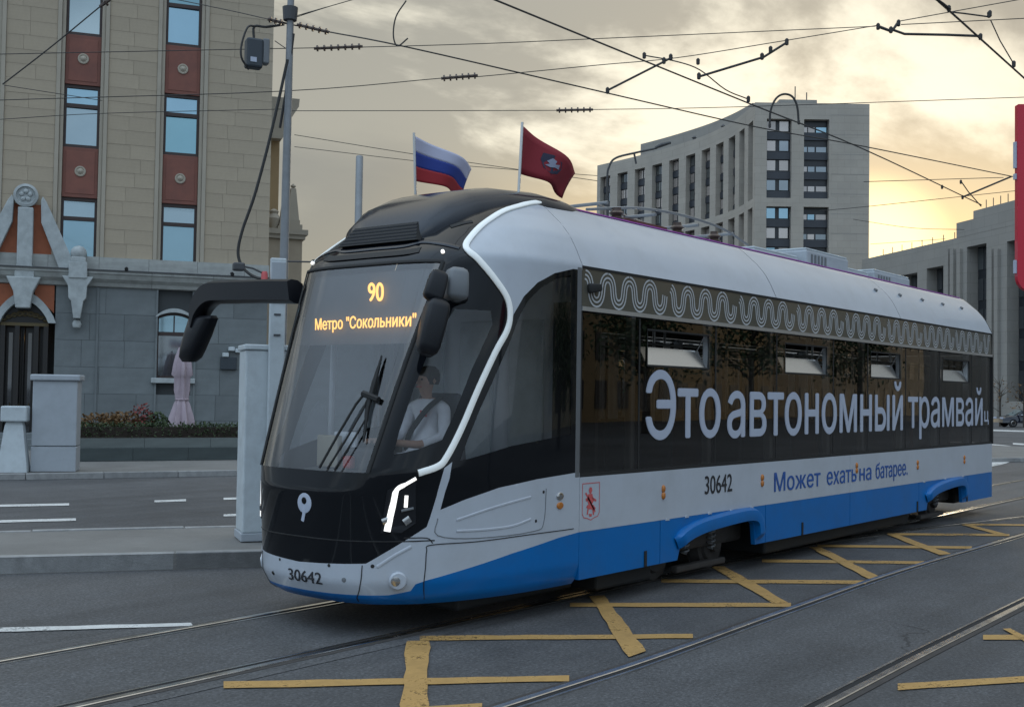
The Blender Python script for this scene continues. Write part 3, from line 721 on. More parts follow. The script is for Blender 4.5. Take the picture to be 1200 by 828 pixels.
# raised swages on the lower side panel and the hitch fairing
ribbon('swage', UVs([(535, 609), (570, 597), (600, 588), (622, 582)]), 0.022, 'tram_white', off=-0.003, thick=0.009, sides=(1, -1))
ribbon('swage', UVs([(535, 622), (570, 620), (600, 616), (622, 608)]), 0.022, 'tram_white', off=-0.003, thick=0.009, sides=(1, -1))
ribbon('swage', UVs([(442, 664), (462, 651), (482, 640)]), 0.03, 'tram_white', off=-0.004, thick=0.010, sides=(1, -1))
def disc(name, uv, r, h, m, sides=(1,), ell=1.0, parent=None):
    for sd in sides:
        p = SP(uv[0]*sd, uv[1]); n = SNrm(uv[0]*sd, uv[1]); a_ = np.cross((0, 0, 1.0), n); a_ /= np.linalg.norm(a_); b_ = np.cross(n, a_); k = 18; mb = MB(); vs = []
        for rr, hh in ((r, -0.005), (r, h*0.6), (r*0.85, h), (r*0.3, h*1.1)):
            vs += [p+n*hh+a_*rr*ell*math.cos(2*math.pi*j/k)+b_*rr*math.sin(2*math.pi*j/k) for j in range(k)]
        mb.add(vs, [(i*k+j, i*k+(j+1) % k, (i+1)*k+(j+1) % k, (i+1)*k+j) for i in range(3) for j in range(k)]+[tuple(range(k-1, -1, -1)), tuple(3*k+j for j in range(k))])
        o = mb.build(name, m, parent or tram, smooth=True)
    return o
disc('fog_lamp_housing', UV((466, 680)), 0.075, 0.03, 'tram_white', (1, -1)); disc('fog_lamp', UV((463, 680)), 0.045, 0.036, 'reflector', (1, -1))
for p, r_, m_ in [((320, 671), .018, 'rubber'), ((403, 679), .020, 'plastic_grey'), ((436.5, 663), .016, 'rubber'), ((385.5, 662), .014, 'rubber'), ((328, 655), .012, 'rubber')]:
    disc('parking_sensor', UV(p), r_, 0.004, m_)
disc('clearance_lamp', UV((656, 581)), 0.035, 0.012, 'reflector', ell=1.5); disc('turn_indicator', UV((656, 592)), 0.032, 0.012, 'amber_lens', ell=1.5)
for p in ((637, 576), (628, 610)): disc('panel_fastener', UV(p), 0.014, 0.004, 'rubber')
disc('front_emblem', UV((357, 589)), 0.085, 0.006, 'letter_white'); disc('front_emblem_eye', UV((357, 586)), 0.03, 0.012, 'tram_black')
def duv(p): u, z = UV(p); return u, z
def onshell(u, z, off): return SP(u, z)+SNrm(u, z)*off
ribbon('front_emblem_leg', UVs([(357, 593), (356.5, 602), (355, 610)]), 0.035, 'letter_white', off=0.003, thick=0.006, n=2)
ua, ub = UV((338, 674))[0], UV((377, 676))[0]
text_part('fleet_number', '30642', 'letter_dark', tram, lambda a_, b_, l_: onshell(a_, b_, 0.003+l_), ua, ub, UV((357, 681))[1], UV((357, 668))[1], 0.012)
# headlight cluster: recessed dark pod, two lit bars and a small lamp
for sd in (1, -1):
    hp = [UV(p) for p in [(446, 624), (454, 574), (488, 557), (487, 612), (470, 624)]]
    mb = MB(); P = densify(hp, True, 0.03)
    vs = [onshell(u*sd, z, 0.003) for u, z in P]+[onshell(u*sd, z, 0.010) for u, z in P]; n_ = len(P)
    mb.add(vs, [tuple(range(n_-1, -1, -1)), tuple(range(n_, 2*n_))]+[(i, (i+1) % n_, n_+(i+1) % n_, n_+i) for i in range(n_)])
    hl = mb.build('headlight', 'plastic_black', tram)
    for nm_, pp_, w_, mt_ in [('light_bar', [(453.5, 622), (457, 605), (461, 588), (465, 573), (475, 567), (487, 560)], [.055]*3+[.052]*3+[.048]*3+[.036]*3+[.026]*4, 'headlight_lit'),
                              ('light_bar', [(475, 594), (476, 580)], 0.03, 'headlight_lit'), ('lens', [(473, 612), (480, 607)], 0.06, 'reflector'), ('lens', [(448, 611), (456, 608)], 0.05, 'reflector'), ('bezel', [(470, 598), (484, 595)], 0.02, 'plastic_grey')]:
        ribbon(nm_, [(u*sd, z) for u, z in UVs(pp_)], w_, mt_, off=0.011, thick=0.010, n=3, parent=hl)

# roof dome in front: raised cowl with louvre and side vents -------------------
def loft(name, rings, m, parent, closed_ends=True, smooth=True):
    mb = MB(); n = len(rings[0]); vs = [q for r_ in rings for q in r_]
    fs = [(i*n+j, i*n+j+1, (i+1)*n+j+1, (i+1)*n+j) for i in range(len(rings)-1) for j in range(n-1)]
    mb.add(vs, fs); return mb.build(name, m, parent, smooth=smooth)
rings = []
for s_, w_, zt, zb in [(-1.40, 0.46, 3.46, 3.36), (-1.32, 0.58, 3.62, 3.36), (-1.12, 0.66, 3.79, 3.4), (-0.85, 0.72, 3.91, 3.5), (-0.45, 0.76, 4.0, 3.6), (0.05, 0.80, 4.03, 3.7), (0.5, 0.78, 4.02, 3.7), (1.0, 0.70, 3.96, 3.7), (1.4, 0.6, 3.88, 3.7)]:
    ring = []
    for k in range(17):
        a_ = math.pi*k/16; ring.append((s_, -w_*math.copysign(abs(math.cos(a_))**0.55, math.cos(a_)), zb+(zt-zb)*math.sin(a_)**0.5))
    rings.append(ring)
cowl = loft('roof_cowl', rings, 'dome_black', tram)
mb = MB()
mb.add([(-1.475, -.50, 3.37), (-1.475, .50, 3.37), (-1.36, .40, 3.55), (-1.36, -.40, 3.55), (-1.30, -.50, 3.37), (-1.30, .50, 3.37), (-1.20, .40, 3.55), (-1.20, -.40, 3.55)], [(0, 1, 2, 3), (4, 7, 6, 5), (0, 3, 7, 4), (1, 5, 6, 2), (2, 6, 7, 3), (0, 4, 5, 1)])
lou = mb.build('intake', 'rubber', cowl)
for k in range(5):
    zz = 3.395+k*0.033; xx = -1.475+0.64*(zz-3.37)
    MB().obox((xx, 0, zz), (1, 0, 0.36), (0, 1, 0), (0, 0, 1), 0.008, 0.485-.018*k*1.0, 0.004).build('slat', 'dome_black', lou)
# chevron brow under the cowl with two marker lamps
for sd in (1, -1):
    ribbon('brow', [(0.0, 3.315), (0.16*sd, 3.315), (0.24*sd, 3.345), (0.33*sd, 3.315), (0.40*sd, 3.275)], 0.045, 'dome_black', off=0.0)
    ribbon('brow_dark_band', [(0.0, 3.25), (0.18*sd, 3.25), (0.25*sd, 3.265)], 0.085, 'rubber', off=0.001, thick=0.004)  # dark band running below the brow
    disc('marker_lamp', (0.345*sd, 3.235), 0.017, 0.02, 'headlight_lit')
    ribbon('roof_vent', [(0.33*sd, 3.50), (0.38*sd, 3.54), (0.42*sd, 3.56)], 0.05, 'rubber', off=0.0, thick=0.008)

# wipers --------------------------------------------------------------------
w = MB()
def wpt(p, off): u, z = UV(p); return onshell(u, z, off)
def wtube(m_, px, r_, off): m_.tube([wpt(p, off) for p in px], r_, 6)
wm = MB(); wtube(wm, [(379, 550), (400, 512), (421, 476), (432, 462)], 0.011, 0.05); wtube(wm, [(388, 551), (410, 516), (428, 484), (436, 466)], 0.009, 0.05); wtube(wm, [(396, 552), (416, 520), (431, 494)], 0.008, 0.05)
wip = wm.build('wiper', 'rubber', tram)
wb = MB(); wtube(wb, [(450, 418), (441, 450), (433, 480), (428, 519)], [0.008, 0.024, 0.022, 0.008], 0.035); wb.build('blade', 'rubber', wip)
wb = MB(); wtube(wb, [(429, 463), (446, 470)], 0.028, 0.05); wb.build('wiper_joint', 'rubber', wip)

# mirrors -------------------------------------------------------------------
mb = MB(); path = catmull([(-1.48, 1.08, 2.98), (-1.48, 1.5, 3.0), (-1.46, 2.1, 3.02), (-1.44, 2.44, 3.02), (-1.43, 2.63, 2.91), (-1.43, 2.70, 2.76)], 5)
mb.sweep(path, [(-.10, -.10), (-.04, -.125), (.04, -.125), (.10, -.10), (.10, .09), (.04, .12), (-.04, .12), (-.10, .09)], up=(0.05, 0.25, 0.96)).build('mirror_arm', 'plastic_black', tram, smooth=True)
mb = MB(); rr_ = []
for i, (y_, z_, hw_, hd_) in enumerate([(2.58, 2.79, .17, .05), (2.60, 2.76, .20, .08), (2.68, 2.60, .17, .10), (2.76, 2.45, .145, .10), (2.80, 2.36, .125, .09), (2.82, 2.31, .08, .05)]):
    k = 16; rr_.append([(-1.43+hd_*math.copysign(abs(math.sin(2*math.pi*j/k))**.5, math.sin(2*math.pi*j/k)), y_+hw_*math.copysign(abs(math.cos(2*math.pi*j/k))**.6, math.cos(2*math.pi*j/k)), z_) for j in range(k+1)])
mh = loft('mirror_housing', rr_, 'plastic_black', tram)
# near mirror: grey-green cap on an arm, a dark housing hanging below
def blob(name, c0, c1, hw0, hw1, hd0, hd1, m_, parent=None, ax=(1, 0, 0)):
    c0, c1 = np.array(c0, float), np.array(c1, float); rgs = []; k = 20; axx = unit(ax); tt = unit(c1-c0); sd = unit(np.cross(tt, axx)); fw = np.cross(sd, tt)
    for q, sc in ((0, .55), (.06, .86), (.16, 1), (.5, 1.03), (.84, 1), (.94, .86), (1, .55)):
        c_ = c0+(c1-c0)*q; a_, b_ = lerp(hw0, hw1, q)*sc, lerp(hd0, hd1, q)*sc
        rgs.append([c_+sd*a_*math.copysign(abs(math.cos(2*math.pi*j/k))**.42, math.cos(2*math.pi*j/k))+fw*b_*math.copysign(abs(math.sin(2*math.pi*j/k))**.42, math.sin(2*math.pi*j/k)) for j in range(k)])
    mb = MB(); n = k; vs = [q for r_ in rgs for q in r_]
    mb.add(vs, [(i*n+j, i*n+(j+1) % n, (i+1)*n+(j+1) % n, (i+1)*n+j) for i in range(len(rgs)-1) for j in range(n)]+[tuple(range(n-1, -1, -1)), tuple((len(rgs)-1)*n+j for j in range(n))])
    return mb.build(name, m_, parent or tram, smooth=True)
def atT(p, t): q = ony(p, YC+t); return np.array([q[0]-S0, t, q[2]])
mirr = blob('mirror_cap', atT((533, 352), -1.16), atT((536, 314), -1.16), .10, .092, .10, .085, 'plastic_grey', ax=(1, -.6, 0))
MB().tube([SP(*UV((548, 350)))-np.array([0, -.05, 0]), atT((528, 345), -1.12)], [0.05, 0.06], 10).build('mirror_arm', 'plastic_black', tram, smooth=True)
blob('mirror_arm', atT((506, 352), -1.14), atT((516, 318), -1.14), .055, .05, .085, .075, 'plastic_black', ax=(1, -.6, 0))
blob('mirror_housing', atT((499, 416), -1.16), atT((514, 352), -1.16), .085, .12, .09, .10, 'plastic_black', ax=(1, -.6, 0))

# main body -------------------------------------------------------------------
def sidepoly(name, poly, m_, t0=HW-0.05, t1=HW, sides=(-1, 1), parent=None, bevel=0.0):
    for sd in sides:
        mb = MB(); mb.prism(poly, lambda a_, b_, d_: (a_, sd*d_, b_), t0, t1); o = mb.build(name, m_, parent or tram, bevel=bevel)
    return o
ZB, ZW, ZG, ZR = 0.30, 0.745, 1.253, 3.24
# blue skirt panels, with the wheel arches open
G = 0.006
def arch(s0_, s1_): return [(s0_, ZB), (s0_+0.06, 0.44), (s0_+0.16, 0.52), (s1_-0.12, 0.60), (s1_-0.04, 0.54), (s1_, ZB)]
skirts = [(0.0, 1.45), None, (3.85, 6.4), (6.4, 9.1), None, (11.5, SN)]
for q in skirts:
    if q: sidepoly('skirt_panel', [(q[0]+G, ZB), (q[1]-G, ZB), (q[1]-G, ZW-.002), (q[0]+G, ZW-.002)], 'tram_blue')
for (x0, x1, a0, a1) in ((1.45, 3.85, 1.80, 3.58), (9.1, 11.5, 9.45, 11.20)):
    sidepoly('skirt_panel', [(x0+G, ZB)]+arch(a0, a1)+[(x1-G, ZB), (x1-G, ZW-.002), (x0+G, ZW-.002)], 'tram_blue')
    # bulging fender over the arch
    for sd in (-1, 1):
        path = catmull([(a0-.05, 0, .50), (a0+.10, 0, .585), (a0+.5, 0, .655), (a1-.5, 0, .70), (a1-.10, 0, .69), (a1+.06, 0, .60), (a1+.10, 0, .46), (a1+.10, 0, .36)], 5); rg = []
        for i, p in enumerate(path):
            t_ = path[min(i+1, len(path)-1)]-path[max(i-1, 0)]; t_ = unit(t_); nn = np.array([-t_[2], 0, t_[0]]); e = math.sin(math.pi*min(1, (i+.6)/4)/2)*math.sin(math.pi*min(1, (len(path)-i-.4)/5)/2)
            rg.append([p+nn*b_*1.0+np.array([0, sd*(HW+a_*e), 0]) for a_, b_ in ((-.03, .04), (.03, .045), (.075, .02), (.085, -.03), (.075, -.10), (-.03, -.11))])
        loft('fender', rg, 'tram_blue', tram)
sidepoly('waist_panel', [(G, ZW), (6.4-G, ZW), (6.4-G, ZG), (G, ZG)], 'tram_white'); sidepoly('waist_panel', [(6.4+G*.3, ZW), (SN, ZW), (SN, ZG), (6.4+G*.3, ZG)], 'tram_white')
# panel clips along the blue edge
for s_ in (1.55, 1.95, 2.45, 2.95, 3.45, 9.3, 10.3, 11.2): sidepoly('panel_clip', [(s_, ZW-.012), (s_+.08, ZW-.012), (s_+.06, ZW+.014), (s_+.02, ZW+.014)], 'tram_white', HW, HW+.006, (-1,))
# glazing
pane_s = [0.02, 1.04, 2.62, 4.15, 5.85, 7.05, 8.55, 10.1, 11.75, 12.80]; HOP = ((1.22, 2.44), (4.42, 5.62), (7.20, 8.30), (10.28, 11.6))
for i in range(len(pane_s)-1):
    x0, x1 = pane_s[i], pane_s[i+1]
    for sd in (-1, 1):
        rects = [(x0+.012, x1-.012, ZG+.01, 2.80)]
        for h0, h1 in HOP:      # the opened vents leave a gap in the pane
            if sd < 0 and h0 > x0 and h1 < x1: rects = [(x0+.012, x1-.012, ZG+.01, 2.335), (x0+.012, x1-.012, 2.70, 2.80), (x0+.012, h0-.03, 2.335, 2.70), (h1+.03, x1-.012, 2.335, 2.70)]
        mb = MB()
        for a_, b_, c_, d_ in rects:
            q = [(a_, sd*1.235, c_), (b_, sd*1.235, c_), (b_, sd*1.235, d_), (a_, sd*1.235, d_)]; mb.add(q if sd < 0 else q[::-1], [(0, 1, 2, 3)])
        mb.build('window', 'glass_side', tram, fix=False)
for s_ in pane_s:
    for sd in (-1, 1): MB().box(s_-.014, s_+.014, min(sd*1.20, sd*1.238), max(sd*1.20, sd*1.238), ZG, 2.82).build('window_mullion', 'rubber', tram)
    if s_ > 0.5:
        for sd in (-1, 1): MB().box(s_-.07, s_+.07, min(sd*1.10, sd*1.19), max(sd*1.10, sd*1.19), ZG-.4, 2.85).build('side_pillar', 'interior_light', tram, bevel=.02)
sidepoly('window_sill', [(0, ZG), (SN, ZG), (SN, ZG+.035), (0, ZG+.035)], 'rubber', 1.20, 1.246)
# patterned band above the windows, silver rail between
sidepoly('pattern_band', [(0.0, 2.86), (SN, 2.86), (SN, 3.225), (0.0, 3.225)], 'band_olive', 1.20, 1.240)
sidepoly('drip_rail', [(0.0, 2.815), (SN, 2.815), (SN, 2.855), (0.0, 2.855)], 'trim_silver', 1.20, 1.262)
sidepoly('gutter', [(0.0, 3.215), (SN, 3.215), (SN, 3.238), (0.0, 3.238)], 'rubber', 1.19, 1.246)
MB().box(-.075, .0, -1.252, -1.20, ZG, 3.22).build('door_post', 'interior_mid', tram, bevel=.008); MB().box(-.075, .0, 1.20, 1.252, ZG, 3.22).build('door_post', 'interior_mid', tram, bevel=.008)
# ornament: triple meander line in white, two alternating motifs
def wave_path(x0, per, k):
    pts = []; A_ = 0.125
    for i in range(25):
        q = i/24; ph = 2*math.pi*q; pts.append((x0+per*(q)+0.022*math.sin(2*ph), 3.035+A_*math.cos(ph)))
    return pts
for sd in (-1, 1):
    mb = MB(); per = 0.385; n_w = int((SN-0.1)/per)
    for k in range(n_w):
        P = wave_path(0.06+k*per, per, k)
        if k % 4 == 3: P = P[:20]
        if k % 4 == 0 and k: P = P[1:]
        for off in (-.042, 0, .042):
            vs = []; Pn = []
            for i in range(len(P)):
                t_ = np.array(P[min(i+1, len(P)-1)])-np.array(P[max(i-1, 0)]); t_ = t_/np.linalg.norm(t_); nr = np.array([-t_[1], t_[0]]); c_ = np.array(P[i])+nr*off
                for q in (-.009, .009): a_ = c_+nr*q; vs.append((a_[0], sd*1.2425, a_[1]))
            mb.add(vs, [(2*i, 2*i+1, 2*i+3, 2*i+2) for i in range(len(P)-1)])
    mb.build('wave_ornament', 'wave_white', tram)
# roof shoulder fairings in white panels
zz_ = [z for z in ZS if z >= 3.24]; 
def roofprof(): return [(itp(z, ZS, WS), z) for z in np.linspace(3.24, 3.93, 14)]
rp = roofprof()
for (x0, x1) in ((0.0, 4.1), (4.1, 8.3), (8.3, SN)):
    ring0 = [(x0+G, -w_, z_) for w_, z_ in rp]+[(x0+G, w_, z_) for w_, z_ in reversed(rp)]
    ring1 = [(x1-(G if x1 < SN else 0.0), a_[1], a_[2]) for a_ in ring0]
    o = loft('roof_fairing', [ring0, ring1], 'tram_white', tram)
MB().box(0.0, SN, -1.18, 1.18, 3.22, 3.28).build('roof_underside', 'interior_light', tram)
sidepoly('roof_edge_strip', [(0.0, 3.90), (SN-.05, 3.90), (SN-.05, 3.912), (0.0, 3.912)], 'edge_magenta', itp(3.90, ZS, WS)-.02, itp(3.90, ZS, WS)+.012)  # thin magenta line along the roof edge
for s_ in (7.9, 8.9, 9.9, 10.9, 11.9): 
    for sd in (-1, 1): MB().obox((s_, sd*1.015, 3.645), (1, 0, 0), (0, .75, -.66*sd), (0, .66*sd, .75), .035, .02, .02).build('roof_bracket', 'plastic_grey', tram)
# rear end
mb = MB(); pr = [(-w_, z_) for w_, z_ in [(itp(z, ZS, WS), z) for z in np.linspace(.3, 3.93, 30)]]; pr = pr+[(-a_, b_) for a_, b_ in reversed(pr)]
def ringpoly(o_, i_): pass
MB().box(SN, SN+.04, -1.24, 1.24, .3, 1.25).build('rear_panel', 'tram_white', tram, bevel=.01); MB().box(SN, SN+.03, -1.22, 1.22, 1.26, 2.84).build('rear_window', 'glass_side', tram)
mb = MB(); rr2 = [(-w_, z_) for w_, z_ in rp]+[(w_, z_) for w_, z_ in reversed(rp)]; mb.prism([(-1.24, 2.85)]+rr2+[(1.24, 2.85)], lambda a_, b_, d_: (d_, a_, b_), SN+.001, SN+.035); mb.build('rear_cap', 'tram_black', tram)
for sd in (-1, 1): MB().box(SN, SN+.05, sd*1.24-.02, sd*1.24+.02, 1.25, 2.85).build('rear_pillar', 'rubber', tram)

# lettering on glass and panels --------------------------------------------------
NS = -1.0
def onside(off): return lambda a_, b_, l_: (a_, -(HW+off+l_), b_)
ref_me = text_mesh('о'); rv = np.array([v.co[:] for v in ref_me.vertices]); XB, XT = rv[:, 1].min(), rv[:, 1].max()
for txt, x0, x1, y0, y1, rf in [('Это', 1.16, 2.74, 1.575, 2.11, (XB, XT)), ('автономный', 2.89, 8.43, 1.56, 2.09, (XB, XT)), ('трамвай', 8.64, 12.36, 1.585, 2.07, (XB, XT))]:
    text_part('slogan_word', txt, 'letter_white', tram, onside(-.010), x0, x1, y0, y1, 0.017, rf)
text_part('slogan_mark', 'ц', 'letter_white', tram, onside(-.010), 12.45, 12.72, 1.60, 1.84, 0.02)
for txt, x0, x1 in [('Может', 4.07, 5.42), ('ехать', 5.62, 6.62), ('на', 6.72, 7.16), ('батарее.', 7.32, 8.60)]:
    text_part('caption_word', txt, 'letter_blue', tram, onside(.003), x0, x1, .885, 1.06, 0.012, (XB, XT))
text_part('fleet_number', '30642', 'letter_dark', tram, onside(.003), 2.37, 3.0, .955, 1.155, 0.008)
for s_, z_ in ((1.50, 1.03), (3.75, 1.04), (6.62, 1.07), (9.03, 1.02), (11.3, 1.02)):
    for dz, m_ in ((.035, 'amber_lens'), (-.035, 'amber_lens')):
        mb = MB(); mb.lathe([(.040, 0), (.040, .008), (.030, .018), (.012, .022)], n=14); 
        for i, v in enumerate(mb.v): mb.v[i] = (v[0]*.8+s_, -(HW+v[2]), v[1]+z_+dz)
        mb.build('side_marker', m_, tram, smooth=True)
# crest: shield outline with a rider
sh = [(.045, 1.195), (.335, 1.195), (.335, .905), (.31, .87), (.25, .86), (.19, .84), (.13, .86), (.07, .87), (.045, .905)]
cr = MB(); n_ = len(sh); cxs, czs = .19, 1.02
vs = [(a_, -(HW+.002), b_) for a_, b_ in sh]+[(cxs+(a_-cxs)*.94, -(HW+.002), czs+(b_-czs)*.955) for a_, b_ in sh]
cr.add(vs, [(i, (i+1) % n_, n_+(i+1) % n_, n_+i) for i in range(n_)]); crest = cr.build('crest', 'crest_red', tram)
rm_ = MB()
def blot(pts): rm_.add([(a_, -(HW+.0025), b_) for a_, b_ in pts], [tuple(range(len(pts)))])
blot([(.15, 1.13), (.17, 1.155), (.20, 1.15), (.21, 1.12), (.19, 1.09), (.16, 1.10)]); blot([(.14, 1.09), (.21, 1.09), (.235, 1.02), (.20, .985), (.15, .99), (.13, 1.03)])
blot([(.10, 1.05), (.14, 1.06), (.14, 1.03), (.11, 1.02)]); blot([(.21, 1.06), (.28, 1.03), (.275, 1.01), (.22, 1.03)]); blot([(.13, .99), (.23, .985), (.27, .95), (.25, .935), (.15, .95), (.11, .965)])
blot([(.13, .95), (.155, .95), (.14, .90), (.12, .895)]); blot([(.21, .945), (.24, .94), (.245, .89), (.225, .89)]); blot([(.09, 1.10), (.11, 1.11), (.27, .92), (.255, .91)]); blot([(.155, .905), (.21, .90), (.20, .875), (.165, .88)])
rm_.build('crest_rider', 'crest_red', crest)
blob('side_camera', (0.10, -1.25, 3.03), (0.27, -1.275, 3.05), .05, .035, .035, .04, 'rubber', ax=(0, 1, 0))
for s_ in (1.14, 4.85, 9.0, 11.42): MB().box(s_, s_+.045, -1.262, -1.251, .30, .46).build('skirt_handle', 'rubber', tram, bevel=.004)

# opened hopper vents ---------------------------------------------------------
for x0, x1 in HOP:
    mb = MB(); mb.add([(x0, -1.21, 2.34), (x1, -1.21, 2.34), (x1-.02, -1.12, 2.53), (x0-.02, -1.12, 2.53), (x0, -1.20, 2.325), (x1, -1.20, 2.325), (x1-.02, -1.11, 2.515), (x0-.02, -1.11, 2.515)], [(0, 1, 2, 3), (4, 7, 6, 5), (0, 4, 5, 1), (1, 5, 6, 2), (2, 6, 7, 3), (3, 7, 4, 0)])
    v_ = mb.build('hopper_vent', 'hopper', tram)
    f_ = MB(); f_.tube([(x0-.03, -1.225, 2.33), (x1+.03, -1.225, 2.33), (x1+.03, -1.225, 2.70), (x0-.03, -1.225, 2.70), (x0-.03, -1.225, 2.33)], .014, 6); f_.build('vent_frame', 'rubber', v_)
    MB().tube([(x1-.05, -1.21, 2.68), (x1-.06, -1.13, 2.53)], .008, 6).build('stay', 'reflector', v_)
# interior -----------------------------------------------------------------------
MB().prism([(-1.55, -.75), (-1.0, -.95), (0, -1.14), (SN, -1.14), (SN, 1.14), (0, 1.14), (-1.0, .95), (-1.55, .75)], lambda a_, b_, d_: (a_, b_, d_), .56, .62).build('floor', 'interior_dark', tram)
MB().box(.35, .40, -1.18, 1.18, .62, 3.2).build('cab_partition', 'interior_mid', tram)
for x0, x1 in ((-.32, .1), ): pass
for s_, y_ in [(1.6, -.62), (2.4, -.62), (3.2, -.62), (4.6, -.62), (5.4, -.62), (6.2, -.62), (8.2, -.62), (9.0, -.62), (9.8, -.62), (10.8, -.62), (2.2, .62), (3.2, .62), (5.2, .62), (8.8, .62), (10.0, .62)]:
    st = MB(); st.box(s_, s_+.42, y_-.42, y_+.42, 1.00, 1.08); st.box(s_+.36, s_+.46, y_-.42, y_+.42, 1.02, 1.72); st.box(s_+.1, s_+.35, y_-.3, y_+.3, .62, 1.0)
    st.build('passenger_seat', 'seat_red' if int(s_*5) % 3 == 0 else 'seat_grey', tram, bevel=.035)
for s_ in (.9, 2.7, 4.2, 5.9, 7.1, 8.6, 10.2, 11.6):
    for y_ in (-.38, .38): MB().tube([(s_, y_, .62), (s_, y_, 3.2)], .018, 8).build('grab_pole', 'trim_silver', tram)
for y_ in (-.45, .45): MB().tube([(.6, y_, 2.62), (12.4, y_, 2.62)], .016, 8).build('grab_rail', 'trim_silver', tram)
MB().box(12.0, 12.06, -.35, .25, 2.5, 2.66).build('info_display', 'interior_dark', tram)
# windscreen display
gsd = MB(); P = [SP(u, z)-SNrm(u, z)*.07 for u, z in ((-.40, 2.44), (.40, 2.44), (.38, 3.10), (-.38, 3.10))]
def wsin(u, z, d=0.05): return SP(u, z)-SNrm(u, z)*d
nn_ = 12; vs = [wsin(lerp(-.40, .40, i/nn_), z, .075) for z in (2.46, 3.12) for i in range(nn_+1)]
gsd.add(vs, [(i, i+1, nn_+2+i, nn_+1+i) for i in range(nn_)]); gsd.build('display_backing', 'interior_mid', tram)
def pxin(p): u, z = UV(p); return u, z
def pxquad(p00, p10, p01, p11):
    q = [np.array(pxin(p)) for p in (p00, p10, p01, p11)]
    def f(a_, b_, l_):
        uv = q[0]*(1-a_)*(1-b_)+q[1]*a_*(1-b_)+q[2]*(1-a_)*b_+q[3]*a_*b_; return wsin(uv[0], uv[1], .045-l_)
    return f
text_part('route_name', 'Метро "Сокольники"', 'amber_led', tram, pxquad((365, 388), (486, 384.5), (365, 371), (486, 364)), 0, 1, 0, 1, 0.02)
text_part('route_number', '90', 'amber_led', tram, pxquad((427, 350.5), (446, 350), (427, 329), (446, 328.5)), 0, 1, 0, 1, 0.03)
# cab: desk, seat, bulkhead, blinds
MB().prism([(-1.95, -.55), (-1.45, -.78), (-1.45, .78), (-1.95, .55)], lambda a_, b_, d_: (a_, b_, d_), 1.05, 1.32).build('driver_desk', 'interior_mid', tram, bevel=.06)
MB().box(-1.62, -1.52, -.25, .2, 1.30, 1.52).build('instrument_panel', 'interior_dark', tram, bevel=.03)
MB().box(-1.45, -1.40, .25, .55, 1.3, 1.65).build('control_screen', 'interior_light', tram, bevel=.02)
MB().box(-1.62, -1.56, .30, .58, 1.33, 1.62).build('document_holder', 'cream_wall', tram, bevel=.01)
MB().box(-1.70, -1.62, .05, .16, 1.33, 1.45).build('cup', 'crest_red', tram, bevel=.03)
MB().tube([(-1.3, .75, 1.2), (-1.28, .74, 2.6)], .03, 8).build('cab_pillar_trim', 'interior_light', tram)
MB().box(.10, .14, -1.15, 1.15, .62, 3.15).build('bulkhead', 'interior_light', tram)
for y_ in (-.75, -.1, .55): MB().box(.06, .10, y_, y_+.42, 1.0, 2.75).build('bulkhead_panel', 'cabinet_pale', tram, bevel=.01)
MB().box(.0, .06, -1.13, -.92, .9, 2.9).build('door_curtain', 'interior_dark', tram)
mb = MB(); mb.box(-1.10, -.68, -.40, .10, 1.23, 1.33); mb.obox((-.70, -.15, 1.66), (1, 0, .12), (0, 1, 0), (-.12, 0, 1), .05, .25, .36); mb.box(-.93, -.83, -.20, -.10, .62, 1.23); mb.build('driver_seat', 'seat_grey', tram, bevel=.04)
# roof equipment ---------------------------------------------------------------------
def roofbox(x0, x1, y0, y1, z1, m_='cabinet_grey'):
    o = MB().box(x0, x1, y0, y1, 3.94, z1).build('roof_unit', m_, tram, bevel=.03)
    MB().box(x0+.02, x1-.02, y0+.02, y1-.02, z1+.001, z1+.03).build('unit_lid', 'cabinet_pale', o, bevel=.01)
    for k in range(5): MB().box(x0+.15+k*.12, x0+.20+k*.12, y0-.012, y0+.002, 4.0, z1-.06).build('unit_vent', 'plastic_grey', o)
roofbox(5.5, 6.9, -.25, .5, 4.07); roofbox(6.95, 8.5, -.35, .45, 4.20); roofbox(8.6, 9.6, -.25, .5, 4.08); roofbox(9.65, 11.3, -.32, .45, 4.14)
pn = MB()
for y_ in (-.45, .45): pn.tube(catmull([(1.2, y_, 4.00), (2.2, y_, 4.15), (3.2, y_, 4.20), (4.2, y_, 4.16), (4.9, y_, 4.03)], 5), .016, 6)
for s_ in (1.6, 2.6, 3.6, 4.5): pn.tube([(s_, -.45, 4.13), (s_, .45, 4.13)], .02, 6)
pn.tube([(1.4, -.45, 4.08), (3.9, .45, 4.24)], .015, 6)
pan = pn.build('pantograph', 'pole_grey', tram, smooth=True)
for s_, y_ in ((1.7, -.5), (3.0, -.5), (3.9, -.5), (1.7, .5), (3.9, .5)): MB().lathe([(.05, 0), (.09, .03), (.05, .06), (.09, .09), (.05, .12), (.05, .15)], (s_, y_, 3.93), 12).build('insulator', 'insulator', pan, smooth=True)
MB().box(2.4, 3.4, -.12, .12, 4.0, 4.1).build('pantograph_frame', 'seat_red', pan)
